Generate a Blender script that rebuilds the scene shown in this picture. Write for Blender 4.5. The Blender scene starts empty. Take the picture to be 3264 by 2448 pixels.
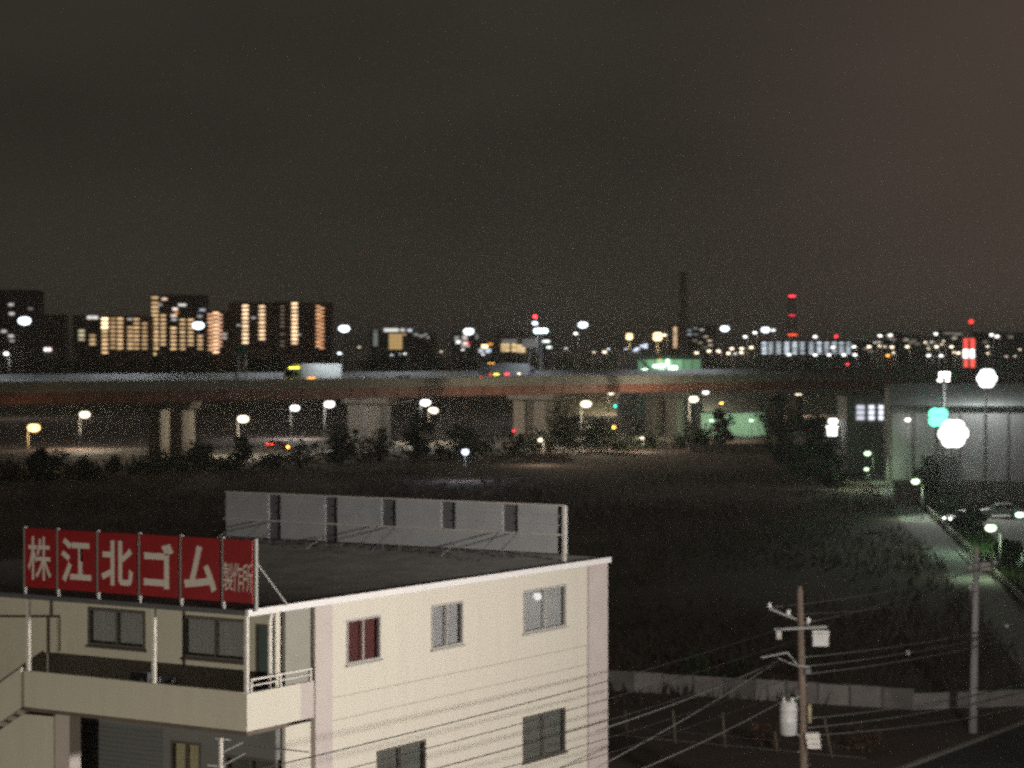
import bpy, bmesh, math, random
from mathutils import Vector, Matrix, Quaternion
R = math.radians
rnd = random.Random(7)

# ---------------------------------------------------------------- camera
SC = bpy.context.scene
COL = SC.collection
F, CX, CY, HZ = 7331.0, 1632.0, 1224.0, 1139.0      # photograph's focal length, centre and horizon (photo pixels)
H = 17.0                                            # eye height, a fifth-floor window
PITCH = math.atan((CY - HZ) / F)
cam_d = bpy.data.cameras.new("camera")
cam = bpy.data.objects.new("camera", cam_d); COL.objects.link(cam)
cam.location = (0, 0, H); cam.rotation_euler = (math.pi / 2 - PITCH, 0, 0)
cam_d.sensor_width = 36.0; cam_d.lens = 36.0 * F / 3264.0
cam_d.clip_start = 0.5; cam_d.clip_end = 20000.0
cam_d.dof.use_dof = True; cam_d.dof.focus_distance = 21.0; cam_d.dof.aperture_fstop = 2.8
cam_d.dof.aperture_ratio = 0.8
SC.camera = cam

# ---------------------------------------------------------------- night sky
W = bpy.data.worlds.new("World"); SC.world = W; W.use_nodes = True
nt = W.node_tree; nt.nodes.clear()
def wn(t, **k):
    n = nt.nodes.new(t)
    for a, b in k.items(): setattr(n, a, b)
    return n
tc = wn("ShaderNodeTexCoord"); out = wn("ShaderNodeOutputWorld"); bg = wn("ShaderNodeBackground")
mp = wn("ShaderNodeMapping"); mp.inputs["Scale"].default_value = (2.6, 2.6, 5.2); mp.inputs["Location"].default_value = (3.1, 0.4, 0.2)
nz = wn("ShaderNodeTexNoise"); nz.inputs["Scale"].default_value = 1.5; nz.inputs["Detail"].default_value = 3; nz.inputs["Roughness"].default_value = 0.5
cr = wn("ShaderNodeValToRGB")
cr.color_ramp.elements[0].position = 0.30; cr.color_ramp.elements[0].color = (0.0205, 0.0174, 0.0136, 1)
cr.color_ramp.elements[1].position = 0.74; cr.color_ramp.elements[1].color = (0.0365, 0.0308, 0.0242, 1)
dp = wn("ShaderNodeVectorMath", operation='DOT_PRODUCT'); dp.inputs[1].default_value = Vector((0.40, 0.90, 0.10)).normalized()
mr = wn("ShaderNodeMapRange"); mr.interpolation_type = 'SMOOTHSTEP'
mr.inputs[1].default_value = 0.93; mr.inputs[2].default_value = 1.0
glow = wn("ShaderNodeMixRGB", blend_type='ADD'); glow.inputs[2].default_value = (0.042, 0.026, 0.021, 1)
sep = wn("ShaderNodeSeparateXYZ"); hz = wn("ShaderNodeMapRange"); hz.interpolation_type = 'SMOOTHSTEP'
hz.inputs[1].default_value = 0.10; hz.inputs[2].default_value = -0.01
hg = wn("ShaderNodeMixRGB", blend_type='ADD'); hg.inputs[2].default_value = (0.0095, 0.0085, 0.0062, 1)
L = nt.links.new
L(tc.outputs["Generated"], mp.inputs["Vector"]); L(mp.outputs["Vector"], nz.inputs["Vector"]); L(nz.outputs["Fac"], cr.inputs["Fac"])
L(tc.outputs["Generated"], dp.inputs[0]); L(dp.outputs["Value"], mr.inputs["Value"])
L(cr.outputs["Color"], glow.inputs[1]); L(mr.outputs["Result"], glow.inputs[0])
L(tc.outputs["Generated"], sep.inputs[0]); L(sep.outputs["Z"], hz.inputs["Value"])
L(glow.outputs["Color"], hg.inputs[1]); L(hz.outputs["Result"], hg.inputs[0])
L(hg.outputs["Color"], bg.inputs["Color"]); L(bg.outputs[0], out.inputs["Surface"])
bg.inputs["Strength"].default_value = 1.0
SC.view_settings.view_transform = 'Standard'; SC.view_settings.look = 'None'
SC.view_settings.exposure = 0.0; SC.view_settings.gamma = 1.0
SC.render.engine = 'CYCLES'
SC.cycles.use_denoising = False
SC.cycles.filter_width = 2.1
SC.cycles.max_bounces = 5; SC.cycles.diffuse_bounces = 2; SC.cycles.glossy_bounces = 3
SC.cycles.sample_clamp_indirect = 0.25; SC.cycles.sample_clamp_direct = 6.0
SC.cycles.use_light_tree = True

# ---------------------------------------------------------------- helpers
def ray(sx, sy):
    u = (sx - CX) / F; v = (CY - sy) / F; c, s = math.cos(PITCH), math.sin(PITCH)
    return Vector((u, c + v * s, -s + v * c))
def at(sx, sy, Y):
    d = ray(sx, sy); return Vector((0, 0, H)) + d * (Y / d.y)
def gnd(sx, sy, z=0.0):
    d = ray(sx, sy); return Vector((0, 0, H)) + d * ((z - H) / d.z)
def xat(sx, Y): return (sx - CX) / F * Y

MATS = {}
def mat(name, col, rough=0.8, var=0.0, scale=3.0, bump=0.0, bscale=30.0, metal=0.0, stretch=(1, 1, 1), col2=None, coords="Object"):
    if name in MATS: return MATS[name]
    m = bpy.data.materials.new(name); m.use_nodes = True; t = m.node_tree; b = t.nodes["Principled BSDF"]
    b.inputs["Roughness"].default_value = rough; b.inputs["Metallic"].default_value = metal
    c = tuple(col) + (1,)
    if var > 0 or bump > 0:
        co = t.nodes.new("ShaderNodeTexCoord"); ma = t.nodes.new("ShaderNodeMapping"); ma.inputs["Scale"].default_value = stretch
        t.links.new(co.outputs[coords], ma.inputs["Vector"])
    if var > 0:
        n = t.nodes.new("ShaderNodeTexNoise"); n.inputs["Scale"].default_value = scale; n.inputs["Detail"].default_value = 6; n.inputs["Roughness"].default_value = 0.62
        r = t.nodes.new("ShaderNodeValToRGB"); r.color_ramp.elements[0].position = 0.32; r.color_ramp.elements[1].position = 0.72
        c2 = tuple(col2) + (1,) if col2 else tuple(min(1, x * (1 + var)) for x in col) + (1,)
        r.color_ramp.elements[0].color = tuple(x * (1 - var) for x in col) + (1,) if not col2 else c
        r.color_ramp.elements[1].color = c2
        t.links.new(ma.outputs["Vector"], n.inputs["Vector"]); t.links.new(n.outputs["Fac"], r.inputs["Fac"]); t.links.new(r.outputs["Color"], b.inputs["Base Color"])
    else:
        b.inputs["Base Color"].default_value = c
    if bump > 0:
        n2 = t.nodes.new("ShaderNodeTexNoise"); n2.inputs["Scale"].default_value = bscale; n2.inputs["Detail"].default_value = 4
        bp = t.nodes.new("ShaderNodeBump"); bp.inputs["Strength"].default_value = bump; bp.inputs["Distance"].default_value = 0.05
        t.links.new(ma.outputs["Vector"], n2.inputs["Vector"]); t.links.new(n2.outputs["Fac"], bp.inputs["Height"]); t.links.new(bp.outputs["Normal"], b.inputs["Normal"])
    MATS[name] = m; return m
def emi(col, s, name=None):
    name = name or "lit_%02d_%02d_%02d_%d" % (col[0] * 99, col[1] * 99, col[2] * 99, s * 10)
    if name in MATS: return MATS[name]
    m = bpy.data.materials.new(name); m.use_nodes = True; t = m.node_tree; t.nodes.clear()
    e = t.nodes.new("ShaderNodeEmission"); o = t.nodes.new("ShaderNodeOutputMaterial")
    e.inputs[0].default_value = tuple(col) + (1,); e.inputs[1].default_value = s; t.links.new(e.outputs[0], o.inputs[0])
    m.cycles.emission_sampling = 'NONE'
    MATS[name] = m; return m
def bulb(parent, loc, col, power, r=.15, spot=0, aim=None):
    d = bpy.data.lights.new("bulb", 'SPOT' if spot else 'POINT')
    if spot: d.spot_size = R(spot); d.spot_blend = .7
    d.energy = power; d.color = col; d.shadow_soft_size = r; d.cycles.use_multiple_importance_sampling = False
    o = bpy.data.objects.new("bulb", d); COL.objects.link(o); o.parent = parent; o.location = loc
    if aim is not None: o.rotation_euler = Vector((0, 0, -1)).rotation_difference(Vector(aim).normalized()).to_euler()
    return o
def glass(name="window_glass", tint=(0.9, 0.9, 0.9), refl=1.0):
    if name in MATS: return MATS[name]
    m = bpy.data.materials.new(name); m.use_nodes = True; t = m.node_tree; t.nodes.clear()
    tr = t.nodes.new("ShaderNodeBsdfTransparent"); gl = t.nodes.new("ShaderNodeBsdfGlossy"); fr = t.nodes.new("ShaderNodeFresnel"); mx = t.nodes.new("ShaderNodeMixShader"); o = t.nodes.new("ShaderNodeOutputMaterial")
    tr.inputs[0].default_value = tuple(tint) + (1,); gl.inputs["Roughness"].default_value = 0.03; fr.inputs[0].default_value = 1.75
    ge = t.nodes.new("ShaderNodeNewGeometry"); mu = t.nodes.new("ShaderNodeMath"); mu.operation = 'SUBTRACT'; mu.use_clamp = True
    t.links.new(fr.outputs[0], mu.inputs[0]); t.links.new(ge.outputs["Backfacing"], mu.inputs[1]); t.links.new(mu.outputs[0], mx.inputs[0]); t.links.new(tr.outputs[0], mx.inputs[1]); t.links.new(gl.outputs[0], mx.inputs[2]); t.links.new(mx.outputs[0], o.inputs[0])
    MATS[name] = m; return m

def thing(name, label, cat, loc=(0, 0, 0), rz=0.0, group=None):
    o = bpy.data.objects.new(name, None); COL.objects.link(o); o.empty_display_size = 0.3
    o.location = loc; o.rotation_euler = (0, 0, rz); o["label"] = label; o["category"] = cat
    if group: o["group"] = group
    return o
def tag(o, label, cat, group=None):
    o["label"] = label; o["category"] = cat
    if group: o["group"] = group
    return o

class MB:
    def __init__(s): s.v = []; s.f = []
    def face(s, pts):
        n = len(s.v); s.v += [tuple(p) for p in pts]; s.f.append(tuple(range(n, n + len(pts))))
    def box(s, a, b):
        x0, x1 = sorted((a[0], b[0])); y0, y1 = sorted((a[1], b[1])); z0, z1 = sorted((a[2], b[2])); n = len(s.v)
        s.v += [(x0, y0, z0), (x1, y0, z0), (x1, y1, z0), (x0, y1, z0), (x0, y0, z1), (x1, y0, z1), (x1, y1, z1), (x0, y1, z1)]
        s.f += [tuple(n + i for i in q) for q in ((3, 2, 1, 0), (4, 5, 6, 7), (0, 1, 5, 4), (1, 2, 6, 5), (2, 3, 7, 6), (3, 0, 4, 7))]
        return s
    def tube(s, pts, r, n=8, r2=None, cap=True):
        pts = [Vector(p) for p in pts]; m = len(pts); base = len(s.v); up = None
        for i, p in enumerate(pts):
            d = (pts[min(i + 1, m - 1)] - pts[max(i - 1, 0)]).normalized()
            a = d.orthogonal().normalized() if up is None else (up - d * up.dot(d)).normalized()
            up = a; b = d.cross(a); rr = r if r2 is None else r + (r2 - r) * i / max(1, m - 1)
            for k in range(n):
                t = 2 * math.pi * k / n; s.v.append(tuple(p + (a * math.cos(t) + b * math.sin(t)) * rr))
        for i in range(m - 1):
            for k in range(n):
                k2 = (k + 1) % n; s.f.append((base + i * n + k, base + i * n + k2, base + (i + 1) * n + k2, base + (i + 1) * n + k))
        if cap:
            s.f.append(tuple(base + k for k in reversed(range(n)))); s.f.append(tuple(base + (m - 1) * n + k for k in range(n)))
        return s
    def lathe(s, prof, c=(0, 0, 0), n=12, sx=1, sy=1):
        base = len(s.v)
        for r, z in prof:
            for k in range(n):
                t = 2 * math.pi * k / n; s.v.append((c[0] + r * sx * math.cos(t), c[1] + r * sy * math.sin(t), c[2] + z))
        for i in range(len(prof) - 1):
            for k in range(n):
                k2 = (k + 1) % n; s.f.append((base + i * n + k, base + i * n + k2, base + (i + 1) * n + k2, base + (i + 1) * n + k))
        s.f.append(tuple(base + k for k in reversed(range(n)))); s.f.append(tuple(base + (len(prof) - 1) * n + k for k in range(n)))
        return s
    def prism(s, poly, y0, y1, axis='y'):
        n = len(poly); b = len(s.v)
        for y in (y0, y1):
            for p in poly: s.v.append((p[0], y, p[1]) if axis == 'y' else ((y, p[0], p[1]) if axis == 'x' else (p[0], p[1], y)))
        s.f.append(tuple(range(b, b + n))); s.f.append(tuple(reversed(range(b + n, b + 2 * n))))
        for i in range(n):
            j = (i + 1) % n; s.f.append((b + j, b + i, b + n + i, b + n + j))
        return s
    def mesh(s, name):
        me = bpy.data.meshes.new(name); me.from_pydata(s.v, [], s.f); me.update()
        bm = bmesh.new(); bm.from_mesh(me); bmesh.ops.recalc_face_normals(bm, faces=bm.faces); bm.to_mesh(me); bm.free()
        return me
    def build(s, name, m, parent=None, smooth=False, bevel=0.0, loc=None):
        me = s.mesh(name); me.materials.append(m)
        if smooth:
            for p in me.polygons: p.use_smooth = True
        o = bpy.data.objects.new(name, me); COL.objects.link(o)
        if parent: o.parent = parent
        if loc is not None: o.location = loc
        if bevel:
            b = o.modifiers.new("bevel", 'BEVEL'); b.width = bevel; b.segments = 2; b.limit_method = 'ANGLE'
        return o
UNIT = {}
def unit_box(m):
    k = m.name
    if k not in UNIT:
        me = MB().box((-.5, -.5, -.5), (.5, .5, .5)).mesh("unit_box"); me.materials.append(m); UNIT[k] = me
    return UNIT[k]
def piece(name, m, parent, c, size, rz=0.0):
    o = bpy.data.objects.new(name, unit_box(m)); COL.objects.link(o); o.parent = parent; o.location = c; o.scale = size; o.rotation_euler = (0, 0, rz)
    return o
def struct(name, mb, m, smooth=False):
    o = mb.build(name, m, smooth=smooth); o["kind"] = "structure"; return o

# ---------------------------------------------------------------- materials
M_cream = mat("cream_siding", (0.60, 0.565, 0.49), 0.75, 0.035, 1.1, 0.10, 60, stretch=(2.2, 2.2, .22))
M_cream2 = mat("cream_render", (0.59, 0.555, 0.48), 0.8, 0.05, 1.5, 0.12, 40, stretch=(2, 2, .3))
M_mauve = mat("mauve_pilaster", (0.50, 0.44, 0.42), 0.8, 0.06, 1.5, 0.1, 40)
M_white = mat("white_metal", (0.78, 0.76, 0.76), 0.45, 0.05, 4)
M_offwh = mat("aged_white_metal", (0.66, 0.62, 0.58), 0.55, 0.14, 5)
M_roof = mat("dark_roof_metal", (0.20, 0.19, 0.18), 0.55, 0.3, 1.2, 0.15, 15)
M_frame = mat("dark_bronze_frame", (0.10, 0.085, 0.075), 0.5)
M_alu = mat("aluminium_frame", (0.52, 0.50, 0.46), 0.4, 0.05, 6, metal=0.3)
M_curt = mat("grey_curtain", (0.44, 0.445, 0.455), 0.9, 0.10, 5, stretch=(8, 8, 0.4))
M_curtd = mat("dark_curtain", (0.16, 0.17, 0.15), 0.9, 0.18, 5, stretch=(6, 6, 0.5))
M_curtr = mat("wine_red_curtain", (0.14, 0.045, 0.045), 0.9, 0.25, 4, stretch=(6, 6, 0.5))
M_red = mat("red_sign_face", (0.30, 0.010, 0.014), 0.5, 0.14, 2.5)
M_char = mat("white_sign_letter", (0.70, 0.63, 0.60), 0.6, 0.06, 5)
M_steel = mat("galvanised_steel", (0.42, 0.42, 0.41), 0.5, 0.12, 6, metal=0.3)
M_dsteel = mat("dark_steel", (0.10, 0.10, 0.11), 0.55, 0.15, 5)
M_grey = mat("grey_panel", (0.42, 0.43, 0.44), 0.6, 0.10, 1.4)
M_grey2 = mat("dark_grey_panel", (0.13, 0.135, 0.14), 0.6, 0.12, 1.4)
M_conc = mat("concrete", (0.34, 0.32, 0.29), 0.85, 0.18, 0.7, 0.2, 12)
M_concd = mat("weathered_concrete", (0.24, 0.23, 0.21), 0.9, 0.25, 0.5, 0.2, 10)
M_girder = mat("red_brown_girder_paint", (0.34, 0.155, 0.115), 0.6, 0.2, 0.35)
M_asph = mat("asphalt", (0.060, 0.058, 0.055), 0.85, 0.25, 0.6, 0.2, 30)
M_paint = mat("road_paint", (0.62, 0.60, 0.55), 0.7, 0.15, 2)
M_soil = mat("field_soil", (0.135, 0.095, 0.08), 0.95, 0.45, 0.10, 0.6, 3)
M_path = mat("path_asphalt", (0.34, 0.34, 0.32), 0.9, 0.22, 0.35, 0.2, 15)
M_grass = mat("dry_grass", (0.07, 0.053, 0.040), 0.9, 0.4, 0.12, col2=(0.12, 0.078, 0.060))
M_leaf = mat("leaves", (0.045, 0.085, 0.03), 0.6, 0.45, 0.9)
M_leafd = mat("dark_leaves", (0.028, 0.05, 0.022), 0.65, 0.45, 0.9)
M_leafb = mat("brown_leaves", (0.11, 0.06, 0.04), 0.7, 0.4, 0.9)
M_bark = mat("bark", (0.09, 0.065, 0.045), 0.9, 0.3, 4, 0.4, 12, stretch=(4, 4, 1))
M_wood = mat("old_wood_pole", (0.20, 0.15, 0.12), 0.85, 0.25, 3, 0.3, 18, stretch=(5, 5, 0.4))
M_cpole = mat("concrete_pole", (0.66, 0.64, 0.65), 0.8, 0.12, 3, 0.1, 20)
M_porc = mat("porcelain", (0.85, 0.84, 0.82), 0.2)
M_cable = mat("cable_rubber", (0.025, 0.025, 0.025), 0.6)
M_bldd = mat("dark_facade", (0.16, 0.145, 0.135), 0.85, 0.2, 0.1)
M_bldb = mat("brown_tile_facade", (0.34, 0.20, 0.14), 0.8, 0.2, 0.15)
M_bldw = mat("pale_facade", (0.40, 0.39, 0.37), 0.8, 0.12, 0.12)
M_tyre = mat("tyre_rubber", (0.02, 0.02, 0.02), 0.9)
M_carglass = mat("car_glass", (0.02, 0.022, 0.025), 0.08)
M_shed = mat("shed_cladding", (0.42, 0.43, 0.42), 0.7, 0.15, 0.3)
M_shedroof = mat("shed_roof_sheet", (0.30, 0.33, 0.31), 0.55, 0.15, 0.25)
M_block = mat("concrete_wall_panel", (0.42, 0.385, 0.375), 0.85, 0.22, 0.9, 0.2, 14)
M_glass = glass()
AMB = (1.0, 0.66, 0.34); WARM = (1.0, 0.83, 0.60); SOD = (1.0, 0.62, 0.25); COOL = (0.80, 0.90, 1.0); WHT = (1.0, 0.98, 0.93); GRN = (0.62, 1.0, 0.66); MERC = (0.72, 1.0, 0.62)

# ---------------------------------------------------------------- the setting: ground, roads
D0 = 54.0; A = R(57.5)
S = Vector((math.cos(A), math.sin(A), 0)); Fr = Vector((-math.sin(A), math.cos(A), 0))   # building's two directions
VD = Vector((0.62, 0.784, 0)).normalized(); VN = Vector((-VD.y, VD.x, 0))                # viaduct's direction, and across it
VC = Vector((-59.5, 386.7, 0))                                                             # a point of its centre line
def via(k, n, z=0.0): p = VC + VD * k + VN * n; return Vector((p.x, p.y, z))

g = MB(); g.face([(-9000, -300, 0), (9000, -300, 0), (9000, 14000, 0), (-9000, 14000, 0)])
ground = struct("ground", g, M_soil)
def strip(name, n0, n1, k0, k1, z, m, step=25):
    b = MB(); k = k0
    while k < k1 - .01:
        e = min(k + step, k1); b.face([via(k, n0, z), via(e, n0, z), via(e, n1, z), via(k, n1, z)]); k = e
    return struct(name, b, m)
strip("road", -26.0, -13.5, -170, 420, 0.008, M_asph)
strip("road", 16.0, 34.0, -170, 420, 0.008, M_asph)
strip("pavement", -13.0, 15.5, -170, 420, 0.006, M_concd)
def kerb(n, k0, k1):
    b = MB(); b.v = [tuple(via(k, m_, z)) for k in (k0, k1) for m_, z in ((n - .15, 0), (n - .15, .14), (n + .15, .14), (n + .15, 0))]
    b.f = [(0, 1, 5, 4), (1, 2, 6, 5), (2, 3, 7, 6), (0, 3, 2, 1), (4, 5, 6, 7)]
    return struct("kerb", b, M_conc)
for n in (-26.3, -13.2, 15.75, 34.3): kerb(n, -170, 420)
b = MB()
for n in (-25.4, -14.2, 16.7, 33.3): b.face([via(-170, n - .1, .013), via(420, n - .1, .013), via(420, n + .1, .013), via(-170, n + .1, .013)])
for k in range(-160, 400, 10):
    for n in (-19.8, 22, 28): b.face([via(k, n - .08, .013), via(k + 5, n - .08, .013), via(k + 5, n + .08, .013), via(k, n + .08, .013)])
struct("road_marking", b, M_paint)
# path along the right of the field
def path_l(Y): return 27.3 + (Y - 123) * 0.112
def pstrip(name, a, c, y0, y1, z, m, step=15):
    b = MB(); y = y0
    while y < y1 - .01:
        e = min(y + step, y1); b.face([(path_l(y) + a, y, z), (path_l(y) + c, y, z), (path_l(e) + c, e, z), (path_l(e) + a, e, z)]); y = e
    return struct(name, b, m)
pstrip("path", 0.2, 3.6, 60, 372, 0.008, M_path)
pstrip("verge", 3.65, 7.5, 60, 372, 0.006, M_grass)
b = MB(); b.face([(path_l(195) + 7.6, 195, .010), (110, 188, .010), (116, 262, .010), (path_l(255) + 7.6, 255, .010)])
struct("car_park", b, M_path)
b = MB()
for i in range(7):
    x = path_l(225) + 10 + i * 2.6; b.face([(x, 226, .015), (x + .12, 226, .015), (x + .12, 231, .015), (x, 231, .015)])
struct("parking_marking", b, M_paint)
# near lane at the foot of the photograph
p0 = gnd(2870, 2460); p1 = gnd(3290, 2300)
dv = (p1 - p0).normalized(); nv = Vector((dv.y, -dv.x, 0))
b = MB(); b.face([p0 - dv * 40 + Vector((0, 0, .012)), p1 + dv * 30 + Vector((0, 0, .012)), p1 + dv * 30 + nv * 6 + Vector((0, 0, .012)), p0 - dv * 40 + nv * 6 + Vector((0, 0, .012))])
struct("lane", b, M_asph)
b = MB()
for s_, e_ in ((-40, (p1 - p0).length + 30),):
    a0 = p0 + dv * s_; a1 = p0 + dv * e_
    b.v = [tuple(q + nv * o_ + Vector((0, 0, z))) for q in (a0, a1) for o_, z in ((-.2, 0), (-.2, .14), (0, .14), (0, 0))]
    b.f = [(0, 1, 5, 4), (1, 2, 6, 5), (2, 3, 7, 6), (0, 3, 2, 1), (4, 5, 6, 7)]
struct("lane_kerb", b, M_conc)
# street below the window and the yard beside the building
b = MB(); b.face([(-60, 18, .004), (60, 18, .004), (60, 46, .004), (-60, 46, .004)]); struct("street", b, M_asph)
# river levee far behind the viaduct
b = MB()
prof = [(0, 0), (18, 8.5), (26, 8.5), (48, 0.0)]
for i in range(40):
    x0 = -500 + i * 35; x1 = x0 + 35
    for (a0, z0), (a1, z1) in zip(prof[:-1], prof[1:]):
        y0 = 690 + 0.10 * x0; y1 = 690 + 0.10 * x1
        b.face([(x0, y0 + a0, z0), (x1, y1 + a0, z0), (x1, y1 + a1, z1), (x0, y0 + a1, z1)])
struct("levee", b, mat("levee_grass", (0.06, 0.06, 0.035), 0.95, 0.35, 0.05))
# rough grass of the field: nobody could count it
b = MB()
def blade(x, y, h, w):
    a = rnd.uniform(0, math.pi); dx, dy = math.cos(a) * w, math.sin(a) * w; lx, ly = rnd.uniform(-.5, .5) * h, rnd.uniform(-.5, .5) * h
    b.face([(x - dx, y - dy, 0), (x + dx, y + dy, 0), (x + lx, y + ly, h)])
for i in range(26000):
    Y = 112 * (3.1 ** rnd.random()); lim = path_l(Y) + 0.8
    X = rnd.uniform(-0.24 * Y - 4, lim)
    if Y > 400 + 1.26 * X - 30: continue
    dens = math.sin(X * .13 + Y * .05) + math.sin(Y * .11 - X * .07)
    if rnd.random() > 0.55 + 0.35 * dens: continue
    blade(X, Y, rnd.uniform(.25, .9), rnd.uniform(.05, .16))
gr = b.build("grass", M_grass); gr["kind"] = "stuff"; gr["label"] = "rough dry grass and weeds of the dark vacant field"
b = MB()
for i in range(5000):
    Y = 96 + rnd.random() * 260; X = path_l(Y) + rnd.uniform(3.8, 7.4); blade(X, Y, rnd.uniform(.2, .8), rnd.uniform(.05, .14))
gr = b.build("grass", mat("green_grass", (0.06, 0.10, 0.03), 0.85, 0.35, 0.3)); gr["kind"] = "stuff"; gr["label"] = "green grass of the verge beside the lit path"

# ---------------------------------------------------------------- the three-storey building with the red sign
C0 = at(787, 1948, D0)                      # roof corner
ZR = C0.z                                   # roof edge height
BLD = thing("office_building", "cream three-storey building with red rooftop sign and white-edged flat roof", "building", (C0.x, C0.y, 0), A)
org = Vector((C0.x, C0.y, 0))
def side(sx, sy, off=0.0):                  # point of the side wall plane (local y = off) seen at a photo pixel -> local x, z
    d = ray(sx, sy); o = Vector((0, 0, H)) - org; s = (off - o.dot(Fr)) / d.dot(Fr); p = o + d * s
    return p.dot(S), p.z
def front(sx, sy, x=0.0):                   # point of a plane parallel to the front (local x) -> local y, z
    d = ray(sx, sy); o = Vector((0, 0, H)) - org; s = (x - o.dot(S)) / d.dot(S); p = o + d * s
    return p.dot(Fr), p.z
LS = side(1933, 1788)[0]; LW = 14.5; YB = front(77, 2147)[0]
XW = 1.40                                    # front wall sits back behind the balcony
ZP1 = front(797, 2210)[1]; ZP0 = front(797, 2347)[1]
XP0 = side(1000, 2050)[0]; XP1 = side(1055, 2050)[0]; XP2 = side(1872, 2000)[0]

def wall_holes(axis, plane, thick, u0, u1, z0, z1, holes):
    """wall slab with real openings; axis 'y': plane is local y (u = x); axis 'x': plane is local x (u = y)"""
    b = MB(); us = sorted({u0, u1} | {h[i] for h in holes for i in (0, 1)}); zs = sorted({z0, z1} | {h[i] for h in holes for i in (2, 3)})
    us = [u for u in us if u0 <= u <= u1]; zs = [z for z in zs if z0 <= z <= z1]
    P = (lambda u, w, z: (u, plane + w, z)) if axis == 'y' else (lambda u, w, z: (plane + w, u, z))
    solid = lambda i, j: 0 <= i < len(us) - 1 and 0 <= j < len(zs) - 1 and not any(h[0] - 1e-6 <= us[i] and us[i + 1] <= h[1] + 1e-6 and h[2] - 1e-6 <= zs[j] and zs[j + 1] <= h[3] + 1e-6 for h in holes)
    for i in range(len(us) - 1):
        for j in range(len(zs) - 1):
            if not solid(i, j): continue
            a, c, d, e = us[i], us[i + 1], zs[j], zs[j + 1]
            for w in (0, thick): b.face([P(a, w, d), P(c, w, d), P(c, w, e), P(a, w, e)])
            if not solid(i - 1, j): b.face([P(a, 0, d), P(a, thick, d), P(a, thick, e), P(a, 0, e)])
            if not solid(i + 1, j): b.face([P(c, 0, d), P(c, thick, d), P(c, thick, e), P(c, 0, e)])
            if not solid(i, j - 1): b.face([P(a, 0, d), P(c, 0, d), P(c, thick, d), P(a, thick, d)])
            if not solid(i, j + 1): b.face([P(a, 0, e), P(c, 0, e), P(c, thick, e), P(a, thick, e)])
    return b
def window(parent, axis, plane, u0, u1, z0, z1, fm, cm, inward=1, fr=0.055, sill=True, lab=None):
    P = (lambda u, w, z: (u, plane + w * inward, z)) if axis == 'y' else (lambda u, w, z: (plane + w * inward, u, z))
    b = MB(); i0, i1 = -0.025, 0.07
    b.box(P(u0, i0, z0), P(u0 + fr, i1, z1)); b.box(P(u1 - fr, i0, z0), P(u1, i1, z1))
    b.box(P(u0 + fr, i0, z0), P(u1 - fr, i1, z0 + fr)); b.box(P(u0 + fr, i0, z1 - fr), P(u1 - fr, i1, z1))
    w = b.build("window", fm, parent)
    if lab: w["label"] = lab
    um = (u0 + u1) / 2
    MB().box(P(um - .03, .0, z0 + fr), P(um + .03, .05, z1 - fr)).build("mullion", fm, w)
    MB().box(P(u0 + fr, .045, z0 + fr), P(um - .03, .052, z1 - fr)).build("pane", M_glass, w)
    MB().box(P(um + .03, .025, z0 + fr), P(u1 - fr, .032, z1 - fr)).build("pane", M_glass, w)
    # pleated curtain behind the glass
    b = MB(); n = max(8, int((u1 - u0) / .07)); pts = [(u0 + (u1 - u0) * k / n, .15 + (.022 if k % 2 else -.022)) for k in range(n + 1)]
    for (a, wa), (c, wc) in zip(pts[:-1], pts[1:]): b.face([P(a, wa, z0), P(c, wc, z0), P(c, wc, z1), P(a, wa, z1)])
    b.build("curtain", cm, w)
    if sill: MB().box(P(u0 - .05, -.07, z0 - .05), P(u1 + .05, .02, z0)).build("sill", fm, w)
    return w

# side wall in three bands of siding with recessed joints, real window openings
wins = []
for (a, c, d, e, fm, cm, lab) in ((1104, 1212, 1968, 2110, M_alu, M_curtr, "window with wine red curtain"), (1375, 1475, 1922, 2062, M_alu, M_curt, None), (1668, 1803, 1872, 2008, M_alu, M_curt, None),
                         (1666, 1801, 2270, 2413, M_frame, M_curtd, None), (1200, 1356, 2375, 2560, M_frame, M_curtd, None)):
    x0 = side(a, (d + e) / 2)[0]; x1 = side(c, (d + e) / 2)[0]; xm = (a + c) / 2
    z1 = side(xm, d)[1]; z0 = side(xm, e)[1]; wins.append((x0, x1, z0, z1, fm, cm, lab))
holes = [w[:4] for w in wins]
zj1 = side(1930, 2045)[1]; zj2 = side(1930, 2105)[1]
for z0, z1 in ((0, zj2 - .012), (zj2 + .012, zj1 - .012), (zj1 + .012, ZR - .10)):
    wall_holes('y', 0.0, 0.18, XP1, XP2, z0, z1, [h for h in holes if h[2] > z0 and h[3] < z1]).build("wall_panel", M_cream, BLD)
MB().box((XP1, .02, 0), (XP2, .03, ZR - .1)).box((XP1, .19, 0), (XP2, .6, .1)).build("joint_backing", mat("joint_sealant", (0.33, 0.30, 0.25), .9), BLD) if False else None
for zj in (zj1, zj2): MB().box((XP1, .02, zj - .0119), (XP2, .1, zj + .0119)).build("joint", mat("joint_sealant", (0.42, 0.39, 0.33), .9), BLD)
for w in wins: window(BLD, 'y', 0.0, w[0], w[1], w[2], w[3], w[4], w[5], lab=w[6])
MB().box((XP0, -.05, 0), (XP1, .25, ZR - .1)).build("pilaster", M_mauve, BLD)
MB().box((XP2, -.05, 0), (LS, .25, ZR - .1)).build("pilaster", M_mauve, BLD)
# back and far walls
MB().box((LS - .2, .25, 0), (LS, LW, ZR - .1)).build("wall", M_cream2, BLD)
MB().box((XW + .2, LW - .2, 0), (LS - .2, LW, ZR - .1)).build("wall", M_cream2, BLD)
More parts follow.
